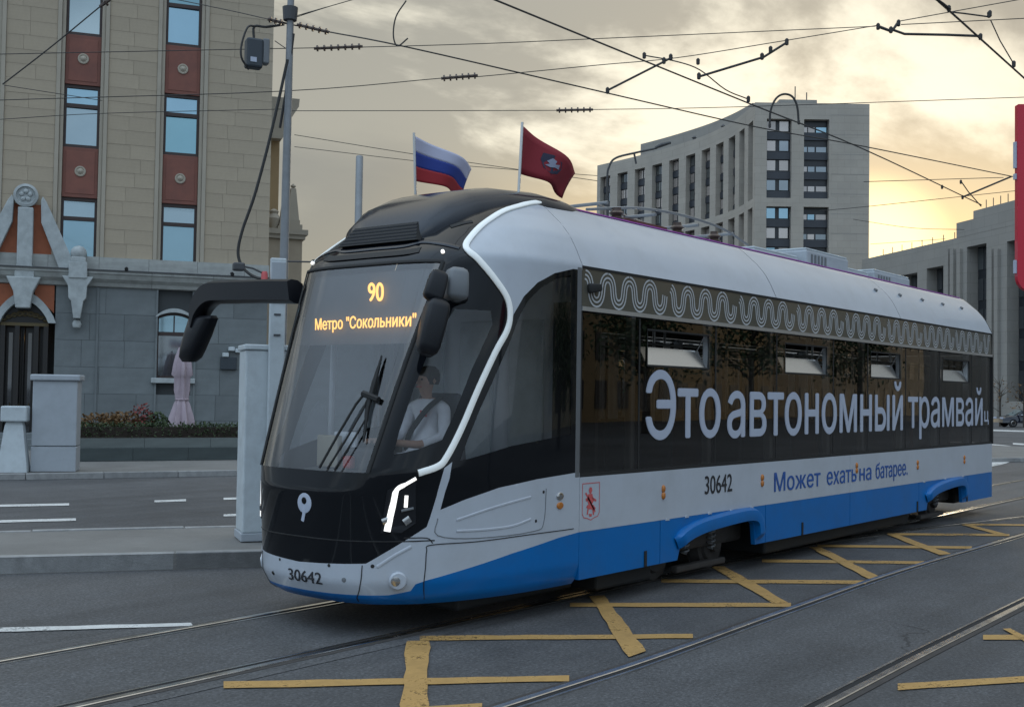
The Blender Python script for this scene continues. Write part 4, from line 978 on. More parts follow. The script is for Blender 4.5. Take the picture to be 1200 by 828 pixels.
# bogies -----------------------------------------------------------------------------
for sc in (2.69, 10.32):
    bg = MB(); bg.box(sc-1.15, sc+1.15, -.95, .95, .30, .55); bg.build('bogie_frame', 'rust', tram, bevel=.05)
    for ds in (-.62, .62):
        for sd in (-1, 1):
            wh = MB(); wh.lathe([(.05, -.07), (.20, -.07), (.22, -.04), (.29, -.04), (.30, .0), (.335, .05), (.335, .07), (.22, .07), (.1, .03)], n=28)
            wh.v = [(sc+ds+v[0], sd*(.762-v[2]+.0), .305+v[1]) for v in wh.v]; o = wh.build('wheel', 'rust', tram, smooth=True)
            mb = MB(); mb.lathe([(.10, 0), (.10, .07), (.05, .09)], n=16); mb.v = [(sc+ds+v[0], sd*(.83+v[2]), .305+v[1]) for v in mb.v]; mb.build('axle_box', 'rust', o)
    for sd in (-1, 1):
        for ds in (-.3, .3): MB().tube([(sc+ds+.04*math.cos(k*.9), sd*1.0+.04*math.sin(k*.9), .28+k*.008) for k in range(36)], .012, 5).build('spring', 'plastic_grey', tram)
        MB().box(sc-.55, sc+.55, sd*1.0-.05, sd*1.0+.05, .10, .17).build('track_brake', 'rust', tram, bevel=.02)
MB().box(.5, 1.5, -1.12, 1.12, .12, .50).build('underframe_shade_box', 'rubber', tram, bevel=.03); MB().box(4.1, 9.0, -1.12, 1.12, .12, .56).build('underframe_shade_box', 'rubber', tram, bevel=.03); MB().box(-1.3, 0.4, -.9, .9, .14, .56).build('underframe_shade_box', 'rubber', tram, bevel=.03); MB().box(11.6, 12.7, -1.0, 1.0, .24, .56).build('underframe_shade_box', 'rubber', tram, bevel=.03)  # equipment boxes enlarged to block light and deepen the shade beneath the tram
for sd in (-1, 1): MB().box(1.25, 1.32, sd*1.08-.03, sd*1.08+.03, .12, .45).build('step_bracket', 'rubber', tram)

# driver ------------------------------------------------------------------------------
def skin_mesh(joints, edges, sub=2):
    me = bpy.data.meshes.new('person'); me.from_pydata([j[:3] for j in joints], edges, []); o = bpy.data.objects.new('person', me); C.objects.link(o)
    sk = o.modifiers.new('skin', 'SKIN'); sk.use_smooth_shade = True
    for i, j in enumerate(joints):
        d_ = me.skin_vertices[0].data[i]; r_ = j[3]; d_.radius = (r_, r_) if not hasattr(r_, '__len__') else r_; d_.use_root = (i == 0)
    ss = o.modifiers.new('sub', 'SUBSURF'); ss.levels = sub; ss.render_levels = sub
    dg = bpy.context.evaluated_depsgraph_get(); dg.update(); m2 = bpy.data.meshes.new_from_object(o.evaluated_get(dg)); o.modifiers.clear(); o.data = m2
    return o
dx, dy, dz = S0-.92, YC-.15, 1.33
J = [(0, 0, .10, (.16, .13)), (.02, 0, .28, (.155, .12)), (.03, 0, .46, (.17, .125)), (.02, 0, .57, (.12, .09)), (0, 0, .64, .052), (-.02, 0, .70, .055), (-.03, 0, .79, .098), (-.03, 0, .88, .088),
     (.02, -.20, .55, .070), (-.06, -.27, .30, .052), (-.30, -.20, .22, .042), (-.50, -.12, .24, .034), (-.57, -.11, .25, .036), (.02, .20, .55, .070), (-.06, .27, .30, .052), (-.30, .20, .22, .042), (-.50, .14, .24, .034), (-.57, .13, .25, .036),
     (-.10, -.11, .06, .095), (-.46, -.14, .05, .070), (-.50, -.14, -.36, .048), (-.62, -.14, -.44, .042), (-.10, .11, .06, .095), (-.46, .14, .05, .070), (-.50, .14, -.36, .048), (-.62, .14, -.44, .042)]
for sd, w_ in ((-1, 12), (1, 17)):
    for k, (dxx, dyy, ln_) in enumerate([(-.0, -.030, .06), (0, -.010, .075), (0, .012, .07), (0, .032, .055)]):
        b0 = len(J); bx, by, bz = J[w_][:3]; J.append((bx-.035, by+dyy, bz+.012, .0105)); J.append((bx-.035-ln_*.5, by+dyy, bz+.012, .010)); J.append((bx-.035-ln_*.75, by+dyy, bz-.02, .008))
    bx, by, bz = J[w_][:3]; J.append((bx-.005, by-sd*.040, bz-.005, .012)); J.append((bx-.04, by-sd*.055, bz-.012, .010))
E_ = [(0, 1), (1, 2), (2, 3), (3, 4), (4, 5), (5, 6), (6, 7), (3, 8), (8, 9), (9, 10), (10, 11), (11, 12), (3, 13), (13, 14), (14, 15), (15, 16), (16, 17), (0, 18), (18, 19), (19, 20), (20, 21), (0, 22), (22, 23), (23, 24), (24, 25)]
b0 = 26
for w_ in (12, 17):
    for k in range(4): E_ += [(w_, b0), (b0, b0+1), (b0+1, b0+2)]; b0 += 3
    E_ += [(w_, b0), (b0, b0+1)]; b0 += 2
per = skin_mesh(J, E_)
per.location = (dx, dy, dz); tag(per, 'person in a white shirt sitting at the controls inside the tram cab', 'person')
for m_ in ('skin', 'shirt', 'trousers'): per.data.materials.append(MATS[m_])
for p in per.data.polygons:
    c_ = p.center; p.use_smooth = True
    if c_.z < .13 and not (c_.x < -.42 and c_.z > .18): p.material_index = 2
    elif c_.x > -.30 and c_.z < .635: p.material_index = 1
    else: p.material_index = 0
hd = MB(); hd.lathe([(.0, .10), (.06, .095), (.10, .06), (.112, .02), (.110, -.04), (.098, -.075)], (0.0, 0, .845), 20); hd.v = [(v[0]+.01, v[1], v[2]) for v in hd.v]; hd.build('hair', 'hair', per, smooth=True)
fc = MB(); fc.add([(-.125, -.012, .80), (-.125, .012, .80), (-.148, -.016, .775), (-.148, .016, .775), (-.12, 0, .84), (-.12, 0, .765)], [(0, 2, 3, 1), (0, 1, 4), (2, 5, 3), (0, 4, 2), (1, 3, 4)]); fc.build('nose', 'skin', per)
for sd in (-1, 1):
    MB().lathe([(.0, -.012), (.012, 0), (.0, .012)], (-.117, sd*.036, .815), 10).build('eye', 'hair', per)
    MB().lathe([(.0, -.03), (.018, 0), (.0, .03)], (-.02, sd*.104, .80), 10).build('ear', 'skin', per)
MB().box(-.126, -.108, -.026, .026, .742, .750).build('mouth', 'crest_red', per)
belt = MB(); belt.sweep(catmull([(.0, -.19, .66), (-.11, -.13, .56), (-.15, -.02, .42), (-.14, .10, .28), (-.08, .18, .14)], 5), [(-.028, 0), (.028, 0), (.028, .012), (-.028, .012)], up=(-1, 0, .1)); belt.build('seat_belt', 'rubber', per)
MB().obox((-.115, -.06, .50), (0, 1, 0), (0, 0, 1), (1, 0, 0), .025, .03, .02).build('badge', 'crest_red', per)

# flags ----------------------------------------------------------------------------------
def flag(name, label, base, toppx, pole_h, P00, P01, P10, P11, strips, emb=None):
    """P00 top hoist, P01 bottom hoist, P10 top fly, P11 bottom fly"""
    t = thing(name, label, 'flag', tuple(base), group=None)
    b_ = np.array(base); MB().tube([(0, 0, -.02), tuple(np.array(P00)-b_+np.array([0, 0, .03]))], .014, 8).build('flag_pole', 'trim_silver', t)
    P00, P01, P10, P11 = [np.array(q)-b_ for q in (P00, P01, P10, P11)]
    def F(a_, v_):
        e0 = P00+(P10-P00)*a_; e1 = P01+(P11-P01)*a_; p = e0+(e1-e0)*v_
        p = p+np.array([0, .07*math.sin(a_*7+v_*1.5)*a_**.5, .03*math.sin(a_*3.14)+0.008*math.sin(a_*9+v_*2)*a_]); return p
    for v0, v1, m_ in strips:
        mb = MB(); n1, n2 = 18, 6; vs = [F(i/n1, lerp(v0, v1, j/n2)) for i in range(n1+1) for j in range(n2+1)]
        mb.add(vs, [(i*(n2+1)+j, i*(n2+1)+j+1, (i+1)*(n2+1)+j+1, (i+1)*(n2+1)+j) for i in range(n1) for j in range(n2)]); o = mb.build('flag_cloth', m_, t, smooth=True)
        sm = o.modifiers.new('thickness', 'SOLIDIFY'); sm.thickness = .004; sm.offset = 0
    if emb:
        for sd in (-1, 1):
            for poly, m_, lf in emb:
                mb = MB(); vs = [F(.52+a_*.62, .47+b_*.62)+np.array([0, -sd*(.006+lf), 0]) for a_, b_ in poly]; mb.add(vs, [tuple(range(len(vs)))]); mb.build('flag_emblem', m_, t)
    return t
def T2(p, t_): q = ony(p, YC+t_); return q
flag('flag', 'white, blue and red striped flag flying from the tram roof', T2((487, 226), .9), None, 1, T2((485, 159), .9), T2((487, 212), .9), T2((556, 198), .9), T2((545, 232), .9), [(0, .345, 'flag_white'), (.335, .675, 'flag_blue'), (.665, 1, 'flag_red')])
em = [([(-.22, -.30), (0, -.42), (.22, -.30), (.27, 0), (.20, .30), (0, .46), (-.20, .30), (-.27, 0)], 'flag_mark', 0), ([(-.14, -.02), (-.02, -.25), (.08, -.20), (.05, -.02), (.17, -.12), (.18, .10), (.05, .12), (-.05, .20), (-.18, .18), (-.08, .06)], 'flag_mark_pale', .003)]
flag('flag', 'dark red flag with a horseman emblem flying from the tram roof', T2((607, 239), -.6), None, 1, T2((612, 147), -.6), T2((609, 203), -.6), T2((678, 203), -.6), T2((664, 231), -.6), [(0, 1, 'flag_crimson')], em)
# ================================================================== buildings
class Wall:
    """vertical plane: local x along the wall, local y into the building, z up"""
    def __init__(s, o, az): s.o = np.array([o[0], o[1], 0.0]); s.az = R(az); s.e = np.array([math.cos(s.az), math.sin(s.az), 0]); s.n = np.array([math.sin(s.az), -math.cos(s.az), 0])
    def px(s, p):
        r = ray(p); t = ((s.o-CAM)@s.n)/(r@s.n); q = CAM+r*t; return float((q-s.o)@s.e), float(q[2])
    def a(s, x, y): return s.px((x, y))[0]
    def z(s, x, y): return s.px((x, y))[1]
def shared_box(name, m, bevel):
    return MB().box(0, 1, 0, 1, 0, 1).build(name, m, None, bevel=0)
_unit = {}
def slab(name, m, parent, x0, x1, y0, y1, z0, z1):
    """one block that shares a unit-cube mesh"""
    if m not in _unit:
        o = MB().box(0, 1, 0, 1, 0, 1).build(name, m, parent); _unit[m] = o.data
    else:
        o = bpy.data.objects.new(name, _unit[m]); C.objects.link(o); o.parent = parent
    o.location = (x0, y0, z0); o.scale = (x1-x0, y1-y0, z1-z0); return o
def bond(name, m, parent, x0, x1, z0, z1, rowh, ln, y0=0.0, y1=0.1, gap=0.006, holes=()):
    nrow = max(1, int(round((z1-z0)/rowh))); rh = (z1-z0)/nrow
    for r_ in range(nrow):
        za, zb = z0+r_*rh, z0+(r_+1)*rh
        segs = [(x0, x1)]
        for (ha, hb, hz0, hz1) in holes:
            if zb > hz0+.02 and za < hz1-.02:
                ns = []
                for a_, b_ in segs:
                    if hb <= a_ or ha >= b_: ns.append((a_, b_))
                    else:
                        if ha-a_ > .03: ns.append((a_, ha))
                        if b_-hb > .03: ns.append((hb, b_))
                segs = ns
        for a_, b_ in segs:
            x = a_; first = True
            while x < b_-.01:
                l_ = ln*random.uniform(.75, 1.3)*(0.5+.5*random.random() if first else 1); first = False
                xe = x+l_
                if b_-xe < ln*.35: xe = b_
                slab(name, m, parent, x+gap/2, xe-gap/2, y0-random.uniform(0, .006), y1, za+gap/2, zb-gap/2); x = xe

# ---- stone office building on the left
WL = Wall(atd((200, 530), 37.0), -32.2)
lb = thing('stone_building', 'beige stone office building with red panels between windows and grey granite base', 'building', tuple(WL.o), WL.az)
aL = WL.a(-130, 200); aR = WL.a(317, 200)
st1 = (WL.a(72.5, 200), WL.a(115, 200)); st2 = (WL.a(190.5, 200), WL.a(232.5, 200))
st0 = (st1[0]-(st2[0]-st1[0]), st1[1]-(st2[0]-st1[0]))
zt = lambda y: WL.z(95, y)
z_sill = zt(305); z_head = zt(231); z_sill2 = zt(172); pit = z_sill2-z_sill; wh = z_head-z_sill
z_led0, z_led1, z_cor0 = WL.z(150, 321), WL.z(150, 303), WL.z(150, 338)
ZTOP = 25.0
strips = [s_ for s_ in (st0, st1, st2)]
cols = []; x = aL
for s_ in strips:
    if s_[0] > x: cols.append((x, s_[0]))
    x = max(x, s_[1])
cols.append((x, aR))
core = MB()
for c0, c1 in cols: core.box(c0, c1, .10, 14, z_led0, ZTOP)
for s_ in strips:
    if s_[1] > aL: core.box(max(s_[0], aL), s_[1], .42, 14, z_led0, ZTOP)
core.build('wall', 'stone_joint', lb)
jw = .24
for i, (c0, c1) in enumerate(cols):
    x0 = c0+(jw if i > 0 else 0); x1 = c1-(jw if i < len(cols)-1 else 0)
    bond('stone_block', 'stone_beige', lb, x0, x1, z_led1, 16.6, .46, 1.05)
    MB().box(x0, x1, 0, .1, 16.6, ZTOP).build('upper_facing', 'stone_beige', lb)
for s_ in strips:
    if s_[1] < aL: continue
    for a_, b_ in ((s_[0]-jw, s_[0]-.11), (s_[0]-.11, s_[0]), (s_[1], s_[1]+.11), (s_[1]+.11, s_[1]+jw)):
        inner = (a_ == s_[0]-.11) or (a_ == s_[1])
        MB().box(a_+.003, b_-.003, (.04 if inner else -.05), .3, z_led1, ZTOP).build('jamb', 'stone_trim', lb, bevel=.01)
    for k in range(6):
        z0 = z_sill+k*pit; z1 = z0+wh
        if z1 > ZTOP: break
        wn = MB(); x0, x1 = s_[0]+.005, s_[1]-.005; fw = .075; ztr = z0+wh*.67
        wn.box(x0, x0+fw, .20, .34, z0, z1); wn.box(x1-fw, x1, .20, .34, z0, z1); wn.box(x0+fw, x1-fw, .20, .34, z0, z0+fw*1.3); wn.box(x0+fw, x1-fw, .20, .34, z1-fw*1.3, z1); wn.box(x0+fw, x1-fw, .19, .34, ztr-fw*.8, ztr+fw*.8)
        w_ = wn.build('window', 'frame_brown', lb)
        for q0, q1 in ((z0+fw*1.3, ztr-fw*.8), (ztr+fw*.8, z1-fw*1.3)):      # panes never sit quite parallel
            j_ = [.27+random.uniform(-.012, .012) for _ in range(3)]; j_.append(j_[0]+j_[2]-j_[1]); MB().add([(x0+fw, j_[0], q0), (x1-fw, j_[1], q0), (x1-fw, j_[2], q1), (x0+fw, j_[3], q1)], [(0, 1, 2, 3)]).build('pane', random.choice(['pane_sky', 'pane_teal', 'pane_grey']), w_)
        if z0+pit < ZTOP:
            p_ = MB(); p_.box(x0, x1, .14, .36, z1+.004, z0+pit-.004); pp = p_.build('spandrel_panel', 'red_panel', lb, bevel=.01)
            cx_, cz_ = (x0+x1)/2, (z1+z0+pit)/2+.04
            b_ = MB(); b_.box(x0+.10, x1-.10, .128, .15, z1+.12, z0+pit-.12); b_.build('panel_field', 'red_panel', pp, bevel=.008)
            rz_ = MB(); rz_.lathe([(.17, 0), (.165, .03), (.13, .035), (.10, .015), (.07, .05), (.0, .07)], n=20); rz_.v = [(cx_+v[0], .128-v[2], cz_+v[1]) for v in rz_.v]; rz_.build('rosette', 'stone_trim', pp, smooth=True)
# belt course and cornice
x = aL
while x < aR:
    xe = min(x+1.5, aR+.02); slab('belt_stone', 'cornice_stone', lb, x+.004, xe-.004, -.10, .3, z_led0+.03, z_led1-.004); x = xe
cp = [(0, 0), (.10, .02), (.14, .10), (.26, .18), (.32, .28), (.36, .30), (.36, .36), (0, .36)]
x = aL
while x < aR:
    xe = min(x+1.9, aR+.02); mb = MB(); hh = (z_led0+.03-z_cor0)/.36
    mb.prism(cp, lambda a_, b_, d_: (d_, -a_, z_cor0+b_*hh), x+.004, xe-.004); mb.build('cornice_stone', 'cornice_stone', lb); x = xe
MB().box(aL, aR, -.40, .0, z_led0+.032, z_led0+.07).build('cornice_flashing', 'pole_dark', lb)
for xx in (148, 271): 
    MB().tube([(WL.a(xx, 315), -.45, z_led0+.10), (WL.a(xx, 315), -.30, z_led0+.14)], .06, 10).build('security_camera', 'rubber', lb)
# granite ground floor with entrance and window openings
gw0, gw1 = WL.a(183, 410), WL.a(224, 410); gz0, gz1 = WL.z(203, 443), WL.z(203, 366)
en1 = WL.a(63, 430); enc = WL.a(28, 400); en0 = 2*enc-en1; ez1 = WL.z(60, 352)
holes = [(gw0, gw1, gz0, gz1), (en0, en1, 0, ez1)]
gc = MB()
gx = [aL, en0, en1, gw0, gw1, aR]
gc.box(aL, en0, .1, 14, 0, z_cor0+.02); gc.box(en1, gw0, .1, 14, 0, z_cor0+.02); gc.box(gw1, aR, .1, 14, 0, z_cor0+.02); gc.box(gw0, gw1, .1, 14, 0, gz0); gc.box(gw0, gw1, .1, 14, gz1, z_cor0+.02); gc.box(gw0, gw1, .5, 14, gz0, gz1)
gc.box(en0, en1, .1, 14, ez1, z_cor0+.02); gc.box(en0, en1, 1.3, 14, 0, ez1)
gc.build('ground_floor_wall', 'granite_joint', lb)
bond('granite_slab', 'granite', lb, aL, aR, .14, z_cor0, .78, 1.35, 0, .1, .008, holes)
for xx in (113, 182.5, 228):  # shallow pilaster edges
    a_ = WL.a(xx, 420); MB().box(a_-.03, a_+.03, -.05, .05, .14, z_cor0).build('pilaster_edge', 'granite', lb)
# arched ground-floor window
def archpts(x0, x1, zs, zt_, n=12): return [(lerp(x0, x1, i/n), zs+(zt_-zs)*math.sin(math.pi*i/n)**.75) for i in range(n+1)]
zs = gz1-.16
fr = MB(); fw = .07; fr.box(gw0, gw0+fw, .12, .3, gz0, zs); fr.box(gw1-fw, gw1, .12, .3, gz0, zs); fr.box(gw0+fw, gw1-fw, .12, .3, gz0, gz0+fw); ztr = WL.z(203, 391); fr.box(gw0+fw, gw1-fw, .11, .3, ztr-.06, ztr+.06); xm = (gw0+gw1)/2
fr.prism(archpts(gw0, gw1, zs, gz1+.0)+[(a_, b_-fw*1.2) for a_, b_ in reversed(archpts(gw0+.001, gw1-.001, zs, gz1))], lambda a_, b_, d_: (a_, d_, b_), .12, .3); w_ = fr.build('window', 'frame_brown', lb)
MB().box(gw0+fw, gw1-fw, .2, .22, gz0+fw, ztr-.06).build('pane', 'pane_dim', w_); MB().box(gw0+fw, gw1-fw, .2, .22, ztr+.06, gz1-.02).build('pane', 'pane_sky', w_)
MB().box(xm-.02, xm+.02, .15, .2, ztr+.06, gz1-.1).build('glazing_bar', 'frame_brown', w_)
mb = MB(); op = archpts(gw0-.06, gw1+.06, zs, gz1+.13); ip = archpts(gw0, gw1, zs, gz1); mb.prism(op+list(reversed(ip)), lambda a_, b_, d_: (a_, d_, b_), -.06, .14); mb.build('arch_moulding', 'carved_stone', lb)
MB().box(gw0-.14, gw1+.14, -.14, .12, WL.z(203, 449), gz0).build('window_sill', 'carved_stone', lb, bevel=.02)
# entrance: arch moulding, keystone, grille, doors, pediment ornaments
def fa(x): return WL.a(x, 330)
def fz(y): return WL.z(40, y)
zsp = fz(378)
ao = archpts(enc-(WL.a(66, 370)-enc), WL.a(66, 370), zsp, fz(343), 20); ai = archpts(enc-(WL.a(57, 370)-enc), WL.a(57, 370), zsp, fz(353), 20)
mb = MB(); mb.prism(ao+list(reversed(ai)), lambda a_, b_, d_: (a_, d_, b_), -.16, .3); mb.build('portal_arch', 'carved_stone', lb)
mb = MB(); mb.prism(ai, lambda a_, b_, d_: (a_, d_, b_), .22, .3); gr = mb.build('fanlight', 'door_dark', lb)
xs0, xs1 = ai[0][0], ai[-1][0]
for k in range(9):
    cxk = lerp(xs0, xs1, (k+.5)/9); hgt = (fz(353)-zsp)*math.sin(math.pi*(k+.5)/9)**.75
    pts = [(cxk+.10*math.cos(q)*(1-q/16), .19, zsp+hgt*.42+.15*hgt*math.sin(q)*(1-q/16)) for q in np.linspace(0, 12, 36)]
    MB().tube(pts, .022, 5).build('grille_scroll', 'gold_grille', gr)
MB().box(xs0, xs1, .12, .3, zsp-.10, zsp).build('transom', 'gold_grille', lb)
zg = .14
for a_ in (xs0, lerp(xs0, xs1, .30), lerp(xs0, xs1, .70), xs1-.14): MB().box(a_, a_+.14, .1, .3, zg, zsp-.1).build('portal_post', 'door_dark', lb)
for k, (a_, b_) in enumerate(((xs0+.14, lerp(xs0, xs1, .30)), (lerp(xs0, xs1, .30)+.14, lerp(xs0, xs1, .5)-.01), (lerp(xs0, xs1, .5)+.01, lerp(xs0, xs1, .70)), (lerp(xs0, xs1, .70)+.14, xs1-.14))):
    d_ = MB(); d_.box(a_+.01, a_+.08, .5, .56, zg, zsp-.12); d_.box(b_-.08, b_-.01, .5, .56, zg, zsp-.12); d_.box(a_+.08, b_-.08, .5, .56, zg, zg+.4); d_.box(a_+.08, b_-.08, .5, .56, zsp-.3, zsp-.12)
    dd = d_.build('door', 'door_dark', lb); MB().box(a_+.08, b_-.08, .52, .54, zg+.4, zsp-.3).build('pane', 'pane', dd); MB().tube([(b_-.12, .47, 1.0), (b_-.12, .47, 1.5)], .015, 6).build('handle', 'gold_grille', dd)
lampx = WL.a(33, 392); MB().lathe([(.02, .12), (.09, .0), (.07, -.08), (.01, -.1)], (lampx, .9, fz(395)), 10).build('hall_lamp', 'amber_led', lb, smooth=True)
# brick infill
mb = MB(); tri = [(2*enc-fa(88), fz(318)), (fa(88), fz(318)), (fa(52), fz(240)), (2*enc-fa(52), fz(240))]; mb.prism(tri, lambda a_, b_, d_: (a_, d_, b_), -.03, .1); mb.build('brick_gable', 'brick_red', lb)
for sd in (-1, 1):
    x0, x1 = sorted((enc+sd*(WL.a(41, 338)-enc), enc+sd*(WL.a(64, 338)-enc)))
    mb = MB(); prf = [(x0, fz(345)), (x0, z_cor0), (x1, z_cor0), (x1, fz(366))] if sd > 0 else [(x0, fz(366)), (x0, z_cor0), (x1, z_cor0), (x1, fz(345))]
    mb.prism(prf, lambda a_, b_, d_: (a_, d_, b_), -.04, .08); mb.build('brick_spandrel', 'brick_red', lb)
def mx(x): return lambda sd: enc+sd*(fa(x)-enc)
mb = MB(); hp = [(fa(17.5), fz(330)), (fa(17.5), fz(318)), (fa(19.5), fz(312)), (fa(19.5), fz(245)), (fa(37.5), fz(245)), (fa(38), fz(312)), (fa(40.5), fz(318)), (fa(40.5), fz(330))]
mb.prism(hp, lambda a_, b_, d_: (a_, d_, b_), -.34, .05); fin = mb.build('pediment_pier', 'carved_stone', lb, bevel=.03)
def lathe_front(prof, cx, cz, y, n=24): 
    m_ = MB(); m_.lathe(prof, n=n); m_.v = [(cx+v[0], y-v[2], cz+v[1]) for v in m_.v]; return m_
lathe_front([(.36, 0), (.36, .16), (.28, .19), (.26, .13), (.0, .13)], fa(28), fz(231), -.12).build('medallion', 'carved_stone', lb, smooth=True)
for k in range(5):
    q = 2*math.pi*k/5+math.pi/2; lathe_front([(.085, 0), (.06, .06), (0, .08)], fa(28)+.13*math.cos(q), fz(231)+.13*math.sin(q), -.24, 12).build('petal', 'carved_stone', lb, smooth=True)
mb = MB(); kp = [(fa(8), z_cor0+.2), (fa(49), z_cor0+.2), (fa(40), fz(343)), (fa(37), fz(362)), (fa(20), fz(362)), (fa(17), fz(343))]; mb.prism(kp, lambda a_, b_, d_: (a_, d_, b_), -.44, .05); mb.build('keystone', 'carved_stone', lb, bevel=.03)
for sd in (-1, 1):
    F_ = lambda x: enc+sd*(fa(x)-enc)
    mb = MB(); pl = [(F_(46), fz(236)), (F_(48), fz(231)), (F_(52.5), fz(237)), (F_(84), fz(302)), (F_(82), fz(316)), (F_(70), fz(316)), (F_(47), fz(262))]; mb.prism(pl, lambda a_, b_, d_: (a_, d_, b_), -.30, .05); mb.build('volute', 'carved_stone', lb, bevel=.02)
    xc = F_(91.5); mb = MB(); mb.box(xc-.27, xc+.27, -.5, .0, fz(325), fz(306)); mb.box(xc-.22, xc+.22, -.46, .0, fz(306)+.0, fz(300)); pd = mb.build('pedestal', 'carved_stone', lb, bevel=.02)
    bl_ = MB(); bl_.lathe([(.10, -.26), (.14, -.2), (.22, -.10), (.245, 0), (.22, .11), (.14, .2), (.0, .245)], (xc, -.24, fz(297)+.05), 18); bl_.build('ball_finial', 'carved_stone', pd, smooth=True)
    mb = MB(); cn = [(xc-.46, z_cor0+.28), (xc+.46, z_cor0+.28), (xc+.28, z_cor0-.02), (xc+.26, fz(348)), (xc+.18, fz(352)), (xc+.10, fz(372)), (xc-.10, fz(372)), (xc-.18, fz(352)), (xc-.26, fz(348)), (xc-.28, z_cor0-.02)]; mb.prism(cn, lambda a_, b_, d_: (a_, d_, b_), -.46, .05); co = mb.build('console', 'carved_stone', lb, bevel=.02)
    MB().lathe([(.03, .16), (.10, .12), (.14, .02), (.11, -.09), (.0, -.14)], (xc, -.2, fz(379)), 16).build('pendant', 'carved_stone', co, smooth=True)
# wall fittings
bx = MB(); bx.box(WL.a(258, 425), WL.a(277, 425), -.12, 0, WL.z(267, 433), WL.z(267, 418)); o = bx.build('wall_cabinet', 'box_dark', lb, bevel=.02)
for xx, yy in ((264, 416), (279, 411), (271, 409)):
    MB().box(WL.a(xx, yy)-.10, WL.a(xx, yy)+.10, -.16, 0, WL.z(xx, yy)-.06, WL.z(xx, yy)+.07).build('wall_lamp', 'cabinet_pale', lb, bevel=.02)
for k in range(3): MB().box(en0-.6-k*.3, en1+.3, -.9-k*.35+.0, .1-.0, .0, .60-k*.16).build('step', 'granite', lb, bevel=.01)

# ---- ochre wing and corner pavilion behind it
WO = Wall(atd((320, 500), 52.0), -32.2)
ob = thing('ochre_building', 'ochre building with flared pale cornice, partly hidden behind the stone building', 'building', tuple(WO.o), WO.az)
x0, x1 = WO.a(200, 200), WO.a(327, 200)
MB().box(x0, x1, 0, 10, 0, WO.z(320, 150)).build('wall', 'ochre', ob)
mb = MB(); pf = [(x1, WO.z(320, 165)), (x1+.15, WO.z(320, 160)), (x1+.18, WO.z(320, 150)), (x1+.75, WO.z(320, 126)), (x1+.78, WO.z(320, 117)), (x0, WO.z(320, 117)), (x0, WO.z(320, 165))]
mb.prism(pf, lambda a_, b_, d_: (a_, d_, b_), -.6, 10); mb.build('cornice', 'stone_trim', ob)
WQ = Wall(atd((340, 500), 47.0), -32.2)
qb = thing('corner_pavilion', 'beige stone pavilion with obelisk finials on its parapet', 'building', tuple(WQ.o), WQ.az)
x0, x1 = WQ.a(290, 300), WQ.a(354, 300)
MB().box(x0, x1, 0, 5, 0, WQ.z(340, 280)).build('wall', 'stone_beige', qb, bevel=.03)
MB().box(x0, x1+.10, -.12, 5, WQ.z(340, 280), WQ.z(340, 275)).build('parapet_moulding', 'stone_trim', qb); MB().box(x0, x1+.2, -.2, 5, WQ.z(340, 275), WQ.z(340, 269)).build('parapet_cap', 'stone_trim', qb)
zc = WQ.z(340, 269)
def obel(xc, top, w_):
    h_ = top-zc; mb = MB(); mb.box(xc-w_*1.2, xc+w_*1.2, .3, .3+w_*2.4, zc, zc+h_*.14); mb.box(xc-w_*.9, xc+w_*.9, .3+w_*.3, .3+w_*2.1, zc+h_*.14, zc+h_*.24)
    b0_, b1_ = zc+h_*.24, zc+h_*.93; yc = .3+w_*1.2; vs = [(xc-w_*.8, yc-w_*.8, b0_), (xc+w_*.8, yc-w_*.8, b0_), (xc+w_*.8, yc+w_*.8, b0_), (xc-w_*.8, yc+w_*.8, b0_), (xc-w_*.35, yc-w_*.35, b1_), (xc+w_*.35, yc-w_*.35, b1_), (xc+w_*.35, yc+w_*.35, b1_), (xc-w_*.35, yc+w_*.35, b1_)]
    mb.add(vs, [(0, 1, 5, 4), (1, 2, 6, 5), (2, 3, 7, 6), (3, 0, 4, 7), (4, 5, 6, 7)]); mb.lathe([(.02, -.02), (w_*.4, .1), (.02, .2)], (xc, yc, b1_), 10); mb.build('obelisk', 'stone_trim', qb)
obel(WQ.a(345.5, 260), WQ.z(345, 214), .30); obel(WQ.a(334, 260), WQ.z(334, 232), .2)
MB().lathe([(.12, 0), (.2, .2), (.28, .5), (.16, .7), (.2, .8), (.05, .9)], (WQ.a(323, 262), .6, zc), 14).build('urn', 'stone_trim', qb, smooth=True)

# ---- curved hotel tower in the distance
HZ = 50.0
RP = [onz(p, HZ) for p in [(885, 120), (874, 130.5), (860, 141.5), (840, 152.5), (816, 162.5), (790, 171), (760, 179.5), (730, 187), (700, 194)]]
cur = catmull([np.array([p[0], p[1]]) for p in RP], 10); cur = [np.array(p) for p in cur]
arc = np.concatenate([[0], np.cumsum([np.linalg.norm(cur[i+1]-cur[i]) for i in range(len(cur)-1)])])
cxs_, cys_ = np.array([p[0] for p in cur]), np.array([p[1] for p in cur])
E1 = np.array(onz((1019, 122), HZ)[:2]); E0 = cur[0]
ht = thing('curved_tower', 'grey stone hotel tower with concave front of tall window bays', 'building', (E0[0], E0[1], 0))
def Zt(y): 
    q = atd((950, y), proj((E0[0], E0[1], 0))[2]); return float(q[2])
zU1, zU0, zL1, zL0 = Zt(137), Zt(231), Zt(241), Zt(300)
flh = (zU1-zU0)/4
rowz = [(zU0, zU1), (zU0-9.6-flh*2.6+flh*0+ (zL1-zU0+9.6), zL1)]
rows = [(zU0, zU1), (zL1-flh*3, zL1)]
z_ = zL1-flh*3-3.0
rows.append((z_-flh*3, z_))
